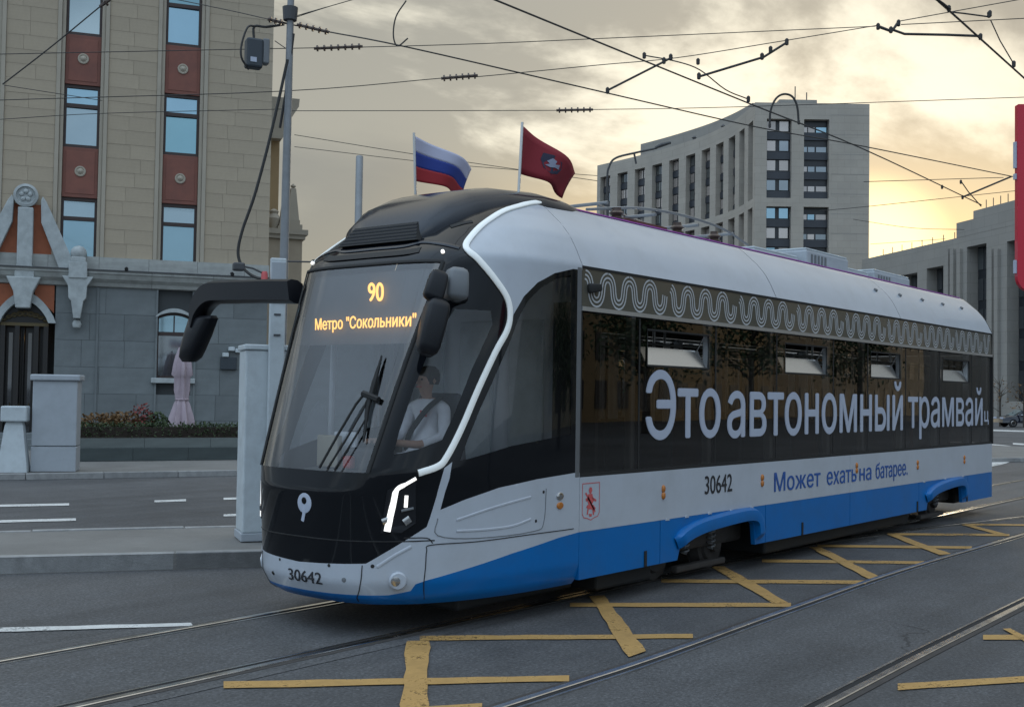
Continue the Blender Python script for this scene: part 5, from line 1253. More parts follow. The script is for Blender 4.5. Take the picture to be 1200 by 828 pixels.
def Pc(a_):   # point and outward normal on the curved front
    x, y = np.interp(a_, arc, cxs_), np.interp(a_, arc, cys_); e = .3
    t = np.array([np.interp(a_+e, arc, cxs_)-np.interp(a_-e, arc, cxs_), np.interp(a_+e, arc, cys_)-np.interp(a_-e, arc, cys_)]); t /= np.linalg.norm(t); n = np.array([t[1], -t[0]])
    if n@(np.array([x, y])) > 0: n = -n
    return np.array([x, y])-E0, n
LA = arc[-1]; LF = np.linalg.norm(E1-E0); ef = (E1-E0)/LF; nf = np.array([ef[1], -ef[0]]); nf = nf if nf@E0 < 0 else -nf
def Fc(a_, z, d): p, n = Pc(a_); return (p[0]+n[0]*d, p[1]+n[1]*d, z)
def Ff(a_, z, d): p = ef*a_; return (p[0]+nf[0]*d, p[1]+nf[1]*d, z)
def facade(F_, xs, zs, holes, depth, name, parent, m):
    """wall of grid cells; holes = set of (i,j) left open with reveals going in by depth"""
    mb = MB()
    for i in range(len(xs)-1):
        for j in range(len(zs)-1):
            a0, a1, z0, z1 = xs[i], xs[i+1], zs[j], zs[j+1]
            if (i, j) not in holes: mb.add([F_(a0, z0, 0), F_(a1, z0, 0), F_(a1, z1, 0), F_(a0, z1, 0)], [(0, 1, 2, 3)])
            else:
                q = [(a0, z0), (a1, z0), (a1, z1), (a0, z1)]; nb = [(i, j-1), (i+1, j), (i, j+1), (i-1, j)]
                for k in range(4):
                    if nb[k] in holes: continue
                    (u0, v0), (u1, v1) = q[k], q[(k+1) % 4]; mb.add([F_(u0, v0, 0), F_(u1, v1, 0), F_(u1, v1, -depth), F_(u0, v0, -depth)], [(0, 1, 2, 3)])
    return mb.build(name, m, parent, fix=False)
zs = sorted({0.0, HZ, *[q for r_ in rows for q in r_]}); zidx = {q: i for i, q in enumerate(zs)}
nb_ = 11; pitch = LA/nb_; xs = [0.0]
bays = []
for k in range(nb_):
    c_ = (k+.52)*pitch; bw = pitch*.29
    # a few in-between points keep the wall curved
    xs += [c_-bw, c_+bw, min(LA, c_+pitch*.36)]; bays.append((c_-bw, c_+bw))
xs = sorted(set([round(q, 4) for q in xs]+[round(LA, 4)])); xs = [q for q in xs if q <= LA+1e-3]
hol = set()
for b0_, b1_ in bays:
    i = min(range(len(xs)), key=lambda k: abs(xs[k]-b0_))
    for r_ in rows: hol.add((i, zidx[r_[0]]))
facade(Fc, xs, zs, hol, 1.1, 'curved_front', ht, 'concrete')
for bi, (b0_, b1_) in enumerate(bays):
    for r_ in rows[:2] if bi < 30 else rows:
        mb = MB(); mb.add([Fc(b0_, r_[0], -1.05), Fc(b1_, r_[0], -1.05), Fc(b1_, r_[1], -1.05), Fc(b0_, r_[1], -1.05)], [(0, 1, 2, 3)])
        wb_ = mb.build('window_bay', 'bay_dark', ht)
        nf_ = int(round((r_[1]-r_[0])/flh))
        for f_ in range(nf_):
            z0 = r_[0]+f_*flh
            mb = MB()
            for q0, q1 in ((.08, .44), (.56, .92)): mb.add([Fc(lerp(b0_, b1_, q0), z0+flh*.42, -.98), Fc(lerp(b0_, b1_, q1), z0+flh*.42, -.98), Fc(lerp(b0_, b1_, q1), z0+flh*.94, -.98), Fc(lerp(b0_, b1_, q0), z0+flh*.94, -.98)], [(0, 1, 2, 3)])
            mb.build('pane', random.choice(['pane_warm', 'pane_dim', 'pane_warm']), wb_)
            mb = MB(); mb.add([Fc(b0_, z0, -.9), Fc(b1_, z0, -.9), Fc(b1_, z0+flh*.36, -.9), Fc(b0_, z0+flh*.36, -.9)], [(0, 1, 2, 3)]); mb.build('spandrel', 'spandrel', wb_)
    mb = MB(); mb.add([Fc(b0_, rows[2][0], -1.05), Fc(b1_, rows[2][0], -1.05), Fc(b1_, rows[2][1], -1.05), Fc(b0_, rows[2][1], -1.05)], [(0, 1, 2, 3)]); mb.build('window_bay', 'bay_dark', ht)
# flat front with two bays
fx = lambda x: (x-885)/(1019-885)*LF
fb = [(fx(899), fx(928)), (fx(942.5), fx(972))]
xs2 = [0, fb[0][0], fb[0][1], fb[1][0], fb[1][1], LF]; hol = {(i, zidx[r_[0]]) for i in (1, 3) for r_ in rows}
facade(Ff, xs2, zs, hol, 1.2, 'front_wall', ht, 'concrete')
for ci, (b0_, b1_) in enumerate(fb):
    for r_ in rows:
        mb = MB(); mb.add([Ff(b0_, r_[0], -1.15), Ff(b1_, r_[0], -1.15), Ff(b1_, r_[1], -1.15), Ff(b0_, r_[1], -1.15)], [(0, 1, 2, 3)]); wb_ = mb.build('window_bay', 'bay_dark', ht)
        nf_ = int(round((r_[1]-r_[0])/flh))
        for f_ in range(nf_):
            z0 = r_[0]+f_*flh
            slots = ((.06, .40), (.56, .92)) if ci == 0 else ((.02, .18), (.22, .48), (.54, .96))
            for q0, q1 in slots:
                zb0, zb1 = (z0+flh*.44, z0+flh*.95) if ci == 0 else (z0+flh*.40, z0+flh*.66)
                mb = MB(); mb.add([Ff(lerp(b0_, b1_, q0), zb0, -.98), Ff(lerp(b0_, b1_, q1), zb0, -.98), Ff(lerp(b0_, b1_, q1), zb1, -.98), Ff(lerp(b0_, b1_, q0), zb1, -.98)], [(0, 1, 2, 3)])
                mb.build('pane', random.choice(['pane_warm', 'pane_warm', 'pane_sky', 'pane_dim']), wb_)
            mb = MB(); mb.add([Ff(b0_, z0, -.8), Ff(b1_, z0, -.8), Ff(b1_, z0+flh*.38, -.8), Ff(b0_, z0+flh*.38, -.8)], [(0, 1, 2, 3)]); mb.build('spandrel', 'spandrel', wb_)
# stone joint lines on the flat front as shallow grooves: thin recessed strips
for z_ in np.arange(6, HZ-1, flh): MB().add([Ff(fb[1][1]+.3, z_, .012), Ff(LF-.1, z_, .012), Ff(LF-.1, z_+.10, .012), Ff(fb[1][1]+.3, z_+.10, .012)], [(0, 1, 2, 3)]).build('stone_course', 'concrete_grey', ht)
# roof, sides and set-back storeys
back = [Pc(a_)[0]-Pc(a_)[1]*22 for a_ in np.linspace(LA, 0, 14)]; fr_ = [Pc(a_)[0] for a_ in np.linspace(0, LA, 30)]
E1l = ef*LF; outl = [tuple(p) for p in fr_]+[tuple(fr_[-1]-Pc(LA-.5)[1]*22), tuple(E1l-nf*40), tuple(E1l)]
mb = MB(); n_ = len(outl); mb.add([(x, y, HZ-.02) for x, y in outl], [tuple(range(n_))]); mb.build('roof', 'concrete_grey', ht)
mb = MB()
for i in range(29, n_-1): mb.add([(*outl[i], 0), (*outl[i+1], 0), (*outl[i+1], HZ), (*outl[i], HZ)], [(0, 1, 2, 3)])
mb.build('rear_wall', 'concrete_grey', ht)
sb = []
for a_ in np.linspace(LA*.22, LA*.84, 24): p, n = Pc(a_); sb.append(p-n*3.5)
sb2 = [p-Pc(LA*.5)[1]*8 for p in reversed(sb)]
mb = MB(); mb.prism([tuple(p) for p in sb+sb2], lambda a_, b_, d_: (a_, b_, d_), HZ, HZ+3.4); mb.build('set_back_storey', 'concrete_grey', ht)
p0 = ef*fx(918)-nf*6; 
mb = MB(); mb.obox((*(ef*fx(946)-nf*9), HZ+1.0), (*ef, 0), (*nf, 0), (0, 0, 1), LF*.17, 3, 1.1); mb.build('plant_room', 'concrete_grey', ht)
mb = MB(); mb.tube([(*(ef*fx(944)-nf*7), HZ+2), (*(ef*fx(944)-nf*7), HZ+4.6)], .09, 6); mb.tube([(*(ef*fx(958)-nf*7), HZ+2), (*(ef*fx(958)-nf*7), HZ+3.6)], .09, 6); mb.build('roof_mast', 'pole_dark', ht)
for a_ in (LA*.35, LA*.52): p, n = Pc(a_); MB().lathe([(.35, 0), (.3, .8), (.5, .9), (.1, 1.3)], (*(p-n*1.5), HZ+3.4 if False else HZ), 8).build('roof_vent', 'pole_dark', ht)

# ---- pillared building on the right
WR = Wall(onz((1196, 492), 0), 229.4)
rb = thing('pillared_building', 'long grey building with stepped roofline and tall dark window slots between pillars', 'building', tuple(WR.o), WR.az)
za = WR.z(1070, 290.5); zb = WR.z(1135, 258); zc_ = WR.z(1165, 242.5); 
aF = WR.a(1010, 300); a1 = WR.a(1121, 270); a2 = WR.a(1136, 255); a3 = WR.a(1189, 235); aN = 60.0
wins = [(WR.a(1133, 300), WR.a(1156, 300), 2.0, WR.z(1145, 287)), (WR.a(1180, 300), WR.a(1202, 300), 2.0, WR.z(1190, 281)), (WR.a(1086, 320), WR.a(1105.5, 320), WR.z(1095, 347), WR.z(1095, 313)), (WR.a(1056, 320), WR.a(1075, 320), WR.z(1065, 350), WR.z(1065, 321)), (WR.a(1026, 330), WR.a(1043, 330), WR.z(1035, 352), WR.z(1035, 328)),
        (WR.a(1222, 300), WR.a(1250, 300), 2.0, WR.z(1190, 281)), (WR.a(1280, 300), WR.a(1320, 300), 2.0, WR.z(1190, 281))]
wins = [(min(w_[0], w_[1]), max(w_[0], w_[1]), w_[2], w_[3]) for w_ in wins]
xs = sorted({aN, aF, a1, a2, a3, *[w_[0] for w_ in wins], *[w_[1] for w_ in wins]}); zsr = sorted({0.0, za, *[w_[2] for w_ in wins], *[w_[3] for w_ in wins]})
hol = set()
for w_ in wins:
    for i in range(len(xs)-1):
        for j in range(len(zsr)-1):
            if xs[i] >= w_[0]-1e-6 and xs[i+1] <= w_[1]+1e-6 and zsr[j] >= w_[2]-1e-6 and zsr[j+1] <= w_[3]+1e-6: hol.add((i, j))
def Fr(a_, z, d): return (a_, -d, z)
facade(Fr, xs, zsr, hol, 1.6, 'wall', rb, 'concrete_grey')
hi0, hi1 = min(a1, aN), max(a1, aN)
MB().box(a1, aN, -.02, 20, za, zb).build('upper_wall', 'concrete_grey', rb); MB().box(a2, aN, .5, 20, zb, zc_+.3).build('upper_wall', 'concrete_grey', rb); MB().box(a3, aN, .9, 20, zc_+.3, zc_+3).build('upper_wall', 'concrete_grey', rb)
MB().box(aF, aN, 1.7, 20, 0, za-.01).build('core', 'concrete_grey', rb)
for w_ in wins:
    mb = MB(); mb.box(w_[0], w_[1], 1.45, 1.62, w_[2], w_[3]); wb_ = mb.build('window_slot', 'bay_dark', rb)
    nf_ = max(1, int((w_[3]-w_[2])/3.4)); wd = w_[1]-w_[0]
    for f_ in range(nf_):
        z0 = lerp(w_[2], w_[3], f_/nf_); z1 = lerp(w_[2], w_[3], (f_+1)/nf_)
        for q in range(3): MB().box(w_[0]+wd*(q/3)+.1, w_[0]+wd*((q+1)/3)-.1, 1.36, 1.43, z0+.9, z1-.15).build('pane', random.choice(['pane_dim', 'pane', 'pane']), wb_)
for xx in (1112, 1118, 1126, 1163, 1170): 
    a_ = WR.a(xx, 330); MB().box(a_-.35, a_+.35, -.35, .0, 0, WR.z(xx, 292)).build('pilaster', 'concrete_grey', rb)
for a_ in np.linspace(a1-2, aF+4, 8): MB().tube([(a_, 1.0, za), (a_, 1.0, za+1.0)], .05, 5).build('roof_railing_post', 'pole_dark', rb)
for a_ in np.linspace(a2+1, a3-2, 5): MB().tube([(a_, 1.5, zc_), (a_, 1.5, zc_+1.5)], .05, 5).build('roof_railing_post', 'pole_dark', rb)

# ---- street side across from the tram, seen only mirrored in its windows
def plainblock(name, label, x0, y0, x1, y1, h_, m_, fl=3.6):
    t = thing(name, label, 'building', ((x0+x1)/2, (y0+y1)/2, 0)); cx_, cy_ = (x0+x1)/2, (y0+y1)/2; hx, hy = (x1-x0)/2, (y1-y0)/2
    MB().box(-hx, hx, -hy, hy, 0, h_).build('wall', m_, t)
    MB().box(-hx-.3, hx+.3, -hy-.3, hy+.3, h_, h_+.6).build('cornice', 'stone_trim', t)
    src = None
    for f_ in range(int(h_/fl)):
        x = -hx+1.5
        while x < hx-2:
            if src is None: src = MB().box(0, 1.5, hy-.02, hy+.06, 0, 2.1).build('window', 'interior_dark', t); o = src
            else: o = src.copy(); C.objects.link(o); o.parent = t
            o.location = (x, 0, f_*fl+1.0); x += 3.0
plainblock('cream_building', 'cream rendered block facing the tram across the road', 48, -50, 62, -32, 15, 'cream_wall')
plainblock('grey_building', 'tall brown-grey block facing the tram beside the cream one', 66, -70, 100, -36, 22, 'ochre')
plainblock('granite_building', 'long dark granite block down the road facing the tram', 104, -70, 190, -40, 26, 'stone_joint')
# ================================================================== street furniture, planting, vehicles
def leaves(mb, pts, size, mi=0):
    for c in pts:
        a = unit(np.random.normal(size=3)); b = np.cross(a, unit(np.random.normal(size=3))); b = unit(b); s_ = size*random.uniform(.6, 1.3); c = np.array(c)
        mb.add([c-a*s_, c+b*s_*.55, c+a*s_, c-b*s_*.55], [(0, 1, 2, 3)], mi)
np.random.seed(5)
# planter with hedge in front of the stone building
PA, PB = gp((88, 540.5), ZP), gp((345, 537.5), ZP)
WPn = Wall(PA, math.degrees(math.atan2(*(PB-PA)[[1, 0]]))); Lp = float(np.linalg.norm(PB-PA))
pl = thing('planter', 'long two-course dark granite planter in front of the stone building', 'planter', tuple(PA), WPn.az)
x = 0
while x < Lp-.01:
    xe = min(x+1.4, Lp); slab('planter_stone', 'planter_dark', pl, x+.004, xe-.004, 0, 1.3, 0, .33); x = xe
x = 0
while x < Lp-.01:
    xe = min(x+1.7, Lp); slab('planter_stone', 'planter_grey', pl, x+.004, xe-.004, .12, 1.2, .332, .58); x = xe
MB().box(.05, Lp-.05, .2, 1.15, .55, .60).build('soil_bed', 'soil', pl)
def at_w(W_, a_, y_, z_): return W_.o+W_.e*a_-W_.n*y_+np.array([0, 0, z_])
o_ = at_w(WPn, 0, .5, ZP+.6); hg = thing('hedge', 'low clipped green hedge growing along the planter', 'hedge', tuple(o_), WPn.az)
mb = MB(); P = [(random.uniform(0, Lp), random.gauss(0, .12), random.uniform(0, .40)*(0.9+.1*math.sin(i))) for i in range(5200)]; leaves(mb, P, .035); mb.build('foliage', 'leaf_green', hg, fix=False)
mb = MB(); mb.box(.03, Lp-.03, -.14, .14, -.02, .26); mb.build('hedge_core', 'soil', hg)
def bush(name, label, px, base_z, off_y, rx, ry, rz, m_, n, sz, cat='plant'):
    a_ = WPn.px(px)[0]; b_ = at_w(WPn, a_, off_y, base_z); t = thing(name, label, cat, tuple(b_))
    mb = MB(); P = []
    while len(P) < n:
        q = np.random.uniform(-1, 1, 3)
        if q@q < 1 and q@q > .15: P.append((q[0]*rx*(1+.2*math.sin(5*q[1])), q[1]*ry, rz+q[2]*rz))
    leaves(mb, P, sz); mb.build('crown', m_, t, fix=False)
    for k in range(5): MB().tube([(0, 0, 0), (random.uniform(-rx, rx)*.6, random.uniform(-ry, ry)*.6, rz*1.5)], [.012, .005], 5).build('stem', 'bark', t)
bush('flowering_shrub', 'rusty autumn shrub behind the hedge beside the grey cabinet', (120, 495), ZP+.58, 1.0, .9, .35, .32, 'leaf_autumn', 900, .05)
bush('flowering_shrub', 'orange-brown shrub behind the hedge next to the red-leaved plant', (150, 495), ZP+.58, 1.05, .8, .35, .34, 'leaf_autumn', 900, .05)
bush('red_plant', 'small dark red leafed plant behind the hedge', (174, 495), ZP+.58, 1.0, .32, .3, .46, 'leaf_red', 260, .05)
bush('green_shrub', 'small green shrub at the foot of the folded parasol', (190, 497), ZP+.58, 1.0, .4, .3, .34, 'leaf_green', 500, .05)
# folded parasol
pu = atd((212, 520), 34.0); zt_ = atd((207, 405), 34.0)[2]
um = thing('parasol', 'folded pale mauve parasol tied with a strap behind the hedge', 'parasol', (pu[0], pu[1], ZP))
k = 28; rings = []
for z_, r_, fl in [(zt_, .05, 0), (zt_-.06, .16, .02), (zt_-.3, .24, .05), (zt_-.6, .29, .07), (zt_-.85, .32, .08), (zt_-.92, .27, .04), (zt_-1.0, .25, .05), (zt_-1.3, .25, .06), (zt_-1.55, .22, .03), (zt_-1.62, .22, .02), (zt_-1.7, .25, .05), (zt_-2.1, .36, .10), (zt_-2.45, .42, .13)]:
    rings.append([((r_+fl*math.sin(j*2*math.pi/k*7+z_*1.3))*math.cos(2*math.pi*j/k)*.8, (r_+fl*math.sin(j*2*math.pi/k*7+z_*1.3))*math.sin(2*math.pi*j/k)*.8, z_-ZP) for j in range(k+1)])
loft('canopy', rings, 'umbrella_cloth', um); MB().tube([(0, 0, 0), (0, 0, zt_-ZP+.06)], .03, 8).build('pole', 'pole_grey', um); MB().lathe([(.35, 0), (.35, .06), (.08, .1)], (0, 0, 0), 16).build('base', 'granite', um)
MB().tube([(.19*math.cos(q), .19*math.sin(q), zt_-ZP-1.58) for q in np.linspace(0, 2*math.pi, 20)], .02, 6).build('strap', 'umbrella_cloth', um)
# grey street cabinet and flared bollard
cb = gp((62, 552.5), ZP); tcab = thing('street_cabinet', 'tall grey utility cabinet with overhanging lid standing by the far kerb', 'cabinet', tuple(cb), R(-38))
px_m = proj(cb)[2]/FOC; wC = 50*px_m/2; hC = (552.5-446)*px_m
MB().box(-wC, wC, 0, .7, 0, .55).build('plinth', 'cabinet_grey', tcab, bevel=.012); MB().box(-wC+.004, wC-.004, .006, .7, .565, hC).build('body', 'cabinet_grey', tcab, bevel=.02); MB().box(-wC-.05, wC+.05, -.05, .75, hC+.001, hC+.14).build('lid', 'cabinet_grey', tcab, bevel=.03)

cb2 = gp((16, 552.5), ZP); tb = thing('bollard', 'pale flared bollard with a block head beside the grey cabinet', 'bollard', tuple(cb2), R(-38))
hB = (552.5-475)*px_m; mb = MB(); ring = []
for z_, hw in ((0, .31), (.12, .30), (.5, .25), (1.0, .19), (hB-.36, .16)): ring.append([(-hw, -hw*.8, z_), (hw, -hw*.8, z_), (hw, hw*.8, z_), (-hw, hw*.8, z_), (-hw, -hw*.8, z_)])
loft('shaft', ring, 'cabinet_pale', tb, smooth=False); MB().box(-.27, .27, -.22, .22, hB-.36, hB-.02).build('head', 'cabinet_pale', tb, bevel=.03)
# tall pale box with slim mast on the stop island
pb = gp((300, 634), ZI); tm = thing('mast_cabinet', 'tall pale grey box with a slim square mast, partly hidden by the tram front', 'cabinet', tuple(pb), R(-30))
pm = proj(pb)[2]/FOC; hb = (632-408)*pm; hm = (632-299)*pm
MB().box(-.17, .34, 0, .55, .10, hb).build('box_body', 'cabinet_pale', tm, bevel=.02); MB().box(-.185, .355, -.015, .56, 0, .10).build('base', 'cabinet_grey', tm, bevel=.01); MB().box(-.19, .36, -.02, .57, hb+.001, hb+.07).build('lid', 'cabinet_pale', tm, bevel=.015)
MB().box(.09, .28, -.10, -.021, .0, hm).build('mast', 'cabinet_pale', tm, bevel=.015); MB().box(.10, .27, -.115, -.101, hm-.55, hm-.05).build('mast_panel', 'cabinet_grey', tm, bevel=.01)
for z_ in (hm-.7, hm-.95): MB().box(.14, .22, -.112, -.101, z_, z_+.02).build('mast_slot', 'pole_dark', tm)
MB().lathe([(.04, 0), (.04, .22), (.03, .25)], (.02, -.06, hm-.42), 12).build('warning_lamp', 'crest_red', tm, smooth=True)
MB().tube([(.02, -.06, hm-.2), (-.12, -.06, hm-.14), (-.25, -.06, hm-.12)], .012, 6).build('bracket', 'pole_dark', tm); MB().box(-.36, -.22, -.12, 0, hm-.18, hm-.08).build('camera_head', 'pole_dark', tm, bevel=.02)
MB().tube([(.3, -.05, hm-.03), (.62, -.05, hm-.02)], .01, 6).build('side_arm', 'pole_dark', tm); MB().box(.60, .70, -.08, 0, hm-.05, hm+.01).build('sensor', 'pole_dark', tm, bevel=.01)
# overhead-line pole
pbp = gp((325, 604), ZI); Dp = proj(pbp)[2]; ptop = atd((341, -6), Dp)
tp = thing('line_pole', 'slim dark grey steel pole carrying the overhead wires beside the pale box', 'pole', tuple(pbp))
dt = ptop-pbp; MB().tube([(0, 0, 0), tuple(dt*.5), tuple(dt)], [.075, .065, .05], 12).build('shaft', 'pole_grey', tp, smooth=True)
c_ = atd((340, 17), Dp)-pbp; MB().lathe([(.05, -.1), (.10, -.09), (.115, .10), (.06, .11)], tuple(c_), 12).build('pole_clamp', 'pole_dark', tp); MB().tube([tuple(atd((339, 40), Dp)-pbp+np.array([.03, -.06, 0])), tuple(atd((333, 90), Dp)-pbp+np.array([.02, -.07, 0])), tuple(atd((328, 150), Dp)-pbp)], .02, 6).build('down_cable', 'wire', tp)
# cable drooping from pole to mast
cd = catmull([atd(p, Dp-.15) for p in [(337, 70), (326, 120), (313, 175), (298, 230), (284, 270), (279, 297), (286, 315), (300, 325), (314, 326)]], 6)
o = np.array(cd[0]); t = thing('drooping_cable', 'black cable drooping in a curve from the line pole to the pale mast', 'cable', tuple(o)); MB().tube([p-o for p in cd], .022, 7).build('cable', 'wire', t, smooth=True)
# hanging box at the pole
bxp = atd((299, 60), Dp); t = thing('line_switch_box', 'dark hanging box with a bail and small white label beside the line pole', 'box', tuple(bxp), R(-25))
MB().box(-.14, .10, -.10, .10, -.26, .17).build('case', 'box_dark', t, bevel=.03); MB().box(.10, .20, -.08, .08, -.18, .19).build('heat_sink', 'plastic_grey', t, bevel=.02); MB().box(-.09, .0, -.112, -.099, -.19, -.12).build('label_plate', 'letter_white', t)
MB().tube(catmull([(-.02, 0, .17), (-.02, 0, .36), (.15, 0, .38), (.42, 0, .46)], 4), .02, 6).build('hanger', 'wire', t); MB().tube(catmull([(-.02, -.02, .36), (-.14, -.1, .30), (-.22, -.1, .05), (-.22, -.1, -.15), (-.1, -.05, -.30)], 5), .016, 6).build('loop_cable', 'wire', t)
# plain posts behind
pp_ = atd((414, 560), 26.0); top = atd((415.5, 181), 26.0); t = thing('steel_post', 'thick flat-topped grey post rising behind the tram front', 'post', (pp_[0], pp_[1], 0)); MB().lathe([(.12, 0), (.09, 1.0), (.083, top[2]), (.07, top[2]+.02)], n=14).build('shaft', 'pole_grey', t, smooth=True); MB().lathe([(.2, 0), (.2, .15), (.12, .2)], n=14).build('base', 'pole_grey', t)
pr_ = gp((1189, 487), 0); Dr = proj(pr_)[2]; top = atd((1190, 368), Dr); t = thing('street_post', 'pale grey post standing in front of the pillared building', 'post', tuple(pr_)); MB().lathe([(.25, 0), (.22, .2), (.22, top[2]-.05), (.18, top[2])], n=12).build('shaft', 'pole_grey', t, smooth=True); MB().lathe([(.32, 0), (.30, .6), (.23, .8)], n=12).build('base', 'pole_grey', t)
# curved lamp arm behind the tram
def lampost(label, basepx, D, path, lamp, group=None):
    b_ = atd(basepx, D); b_ = np.array([b_[0], b_[1], 0]); t = thing('street_lamp', label, 'street lamp', tuple(b_))
    P = catmull([b_*0+np.array([0, 0, 0])]+[atd(p, D)-b_ for p in path], 5); MB().tube(P, [.13]+[.055]*(len(P)-1), 8).build('post', 'pole_dark', t, smooth=True)
    q = [atd(p, D)-b_ for p in lamp]; MB().tube(q, [.07, .11, .07], 8).build('lamp_head', 'pole_dark', t, smooth=True); return t, b_
tl, bb = lampost('street lamp with long curved arm in front of the curved tower', (712, 480), 60.0, [(712, 300), (711.5, 215), (714, 195), (722, 185), (745, 179), (770, 173.5)], [(768, 173), (775, 170), (786, 167)])
MB().tube([atd((743, 179), 60)-bb, atd((745.5, 192), 60)-bb], .05, 6).build('stay', 'pole_dark', tl)
# red panel sign
D = 9.0; s1 = atd((1191.5, 120), D); s0_ = atd((1192.5, 342), D); hh = s1[2]-s0_[2]; W_ = .75
sg = thing('stop_sign_panel', 'bright red panel sign with rounded corners at the edge of the road', 'sign', (s0_[0], s0_[1], 0), math.atan2(right[1], right[0]))
r_ = .12; pl2 = []
for cx_, cz_, a0 in ((W_-.01, .01, -90), (W_-.01, hh-.01, 0), (.01, hh-.01, 90), (r_, r_, 180)):
    rr = r_ if a0 == 180 else .01
    pl2 += [(cx_+rr*math.cos(R(a0+k*15)), cz_+rr*math.sin(R(a0+k*15))) for k in range(7)]
mb = MB(); mb.prism(pl2, lambda a_, b_, d_: (a_, d_, s0_[2]+b_), 0, .05); mb.build('panel', 'sign_red', sg)
for za_, zb_ in ((hh*.66, hh*.80), (hh*.60, hh*.63), (hh*.10, hh*.17)): MB().box(-.018, -.001, .01, .04, s0_[2]+za_, s0_[2]+zb_).build('edge_clip', 'letter_white', sg)
MB().tube([(W_-.1, .10, 0), (W_-.1, .10, s1[2])], .05, 10).build('post', 'pole_grey', sg)
# parked car on the far right
ca = gp((1186, 500.5), 0); th = math.atan2(right[1], right[0]); tcar = thing('parked_car', 'dark blue saloon car stopped in front of the pillared building', 'car', tuple(gp((1203, 500.5), 0)), th)
Lc = 4.5; prf_ = [(-2.25, .35), (-2.22, .62), (-2.0, .78), (-1.25, .88), (-.55, 1.33), (.2, 1.42), (.95, 1.36), (1.6, .98), (2.15, .92), (2.25, .6), (2.2, .33)]
rg = []
for y_, sc, tz in ((-.88, .96, .0), (-.86, .99, 0), (0, 1.02, .02), (.86, .99, 0), (.88, .96, 0)):
    rg.append([(a_*sc, y_*(1 if b_ < .95 else .78), b_+tz) for a_, b_ in prf_])
mb = MB(); n = len(prf_); mb.add([q for r2 in rg for q in r2], [(i*n+j, i*n+(j+1) % n, (i+1)*n+(j+1) % n, (i+1)*n+j) for i in range(4) for j in range(n)]+[tuple(range(n-1, -1, -1)), tuple(4*n+j for j in range(n))]); cbody = mb.build('body', 'car_paint', tcar, smooth=True)
for sd in (-1, 1):
    MB().prism([(-1.05, .95), (-.5, 1.27), (.15, 1.33), (.15, .95)], lambda a_, b_, d_: (a_, sd*(d_-(b_-.95)*.45), b_), .845, .855).build('window', 'pane_dim', tcar); MB().prism([(.22, .95), (.22, 1.33), (.85, 1.27), (1.3, .98)], lambda a_, b_, d_: (a_, sd*(d_-(b_-.95)*.45), b_), .845, .855).build('window', 'pane_dim', tcar)
    for xx in (-1.4, 1.35):
        w_ = MB(); w_.lathe([(.12, 0), (.22, .02), (.31, .02), (.32, .10), (.32, .2)], n=20); w_.v = [(xx+v[0], sd*(.9-v[2]), .32+v[1]) for v in w_.v]; o = w_.build('wheel', 'rubber', tcar); w_ = MB(); w_.lathe([(.19, 0), (.17, .01), (.05, .015)], n=16); w_.v = [(xx+v[0], sd*(.885+v[2]), .32+v[1]) for v in w_.v]; w_.build('rim', 'reflector', o)
    MB().box(-2.26, -2.12, sd*.62-.18, sd*.62+.18, .62, .76).build('headlight', 'letter_white', tcar, bevel=.03)
MB().prism([(-1.30, .87), (-.58, 1.33), (-.62, 1.34), (-1.34, .89)], lambda a_, b_, d_: (a_, d_, b_), -.66, .66).build('windscreen', 'pane_sky', tcar)
# thin bare saplings by the pillared building
def sapling(label, px, D, h_, n):
    b_ = atd(px, D); t = thing('sapling', label, 'tree', (b_[0], b_[1], 0)); mb = MB(); mb.tube([(0, 0, 0), (.05, .02, h_*.5), (.0, .05, h_)], [.09, .06, .02], 6)
    for i in range(n):
        z_ = h_*random.uniform(.3, .95); a_ = random.uniform(0, 6.3); l_ = random.uniform(.6, 1.5); mb.tube([(0, 0, z_), (l_*.5*math.cos(a_), l_*.5*math.sin(a_), z_+.4), (l_*math.cos(a_), l_*math.sin(a_), z_+.9)], [.03, .02, .008], 4)
    mb.build('trunk', 'bark', t); mb = MB(); leaves(mb, [(random.gauss(0, .7), random.gauss(0, .7), h_*random.uniform(.45, 1.05)) for _ in range(90)], .09); mb.build('crown', 'leaf_autumn', t, fix=False)
sapling('thin sparse sapling in front of a pillar of the pillared building', (1172, 480), 92.0, 3.6, 12); sapling('sparse sapling beside the pale post', (1200, 480), 88.0, 3.2, 10)

# trees on the far side of the road, mirrored in the tram windows
def tree(label, x, y, h_, r_, m_='leaf_green'):
    t = thing('street_tree', label, 'tree', (x, y, 0)); mb = MB(); mb.tube([(0, 0, 0), (.1, 0, h_*.35), (0, .1, h_*.8)], [.25, .18, .05], 8)
    for i in range(12): a_ = random.uniform(0, 6.3); z_ = h_*random.uniform(.35, .7); mb.tube([(0, 0, z_), (r_*.8*math.cos(a_), r_*.8*math.sin(a_), z_+h_*.18)], [.08, .02], 5)
    mb.build('trunk', 'bark', t); cl = [(random.gauss(0, r_*.5), random.gauss(0, r_*.5), h_*random.uniform(.42, 1.0)) for _ in range(30)]; mb = MB()
    for c in cl: leaves(mb, np.array(c)+np.random.normal(size=(70, 3))*r_*.22, .16)
    mb.build('crown', m_, t, fix=False)
for i, (x, y, h_, lab) in enumerate([(34, -15, 5.5, 'low leafy street tree in front of the cream block'), (52, -20, 8, 'leafy street tree in front of the brown-grey block'), (66, -21, 8.5, 'broad leafy street tree beside the brown-grey block'), (86, -22, 9, 'large street tree in front of the granite block')]): tree(lab, x, y, h_, 2.6)

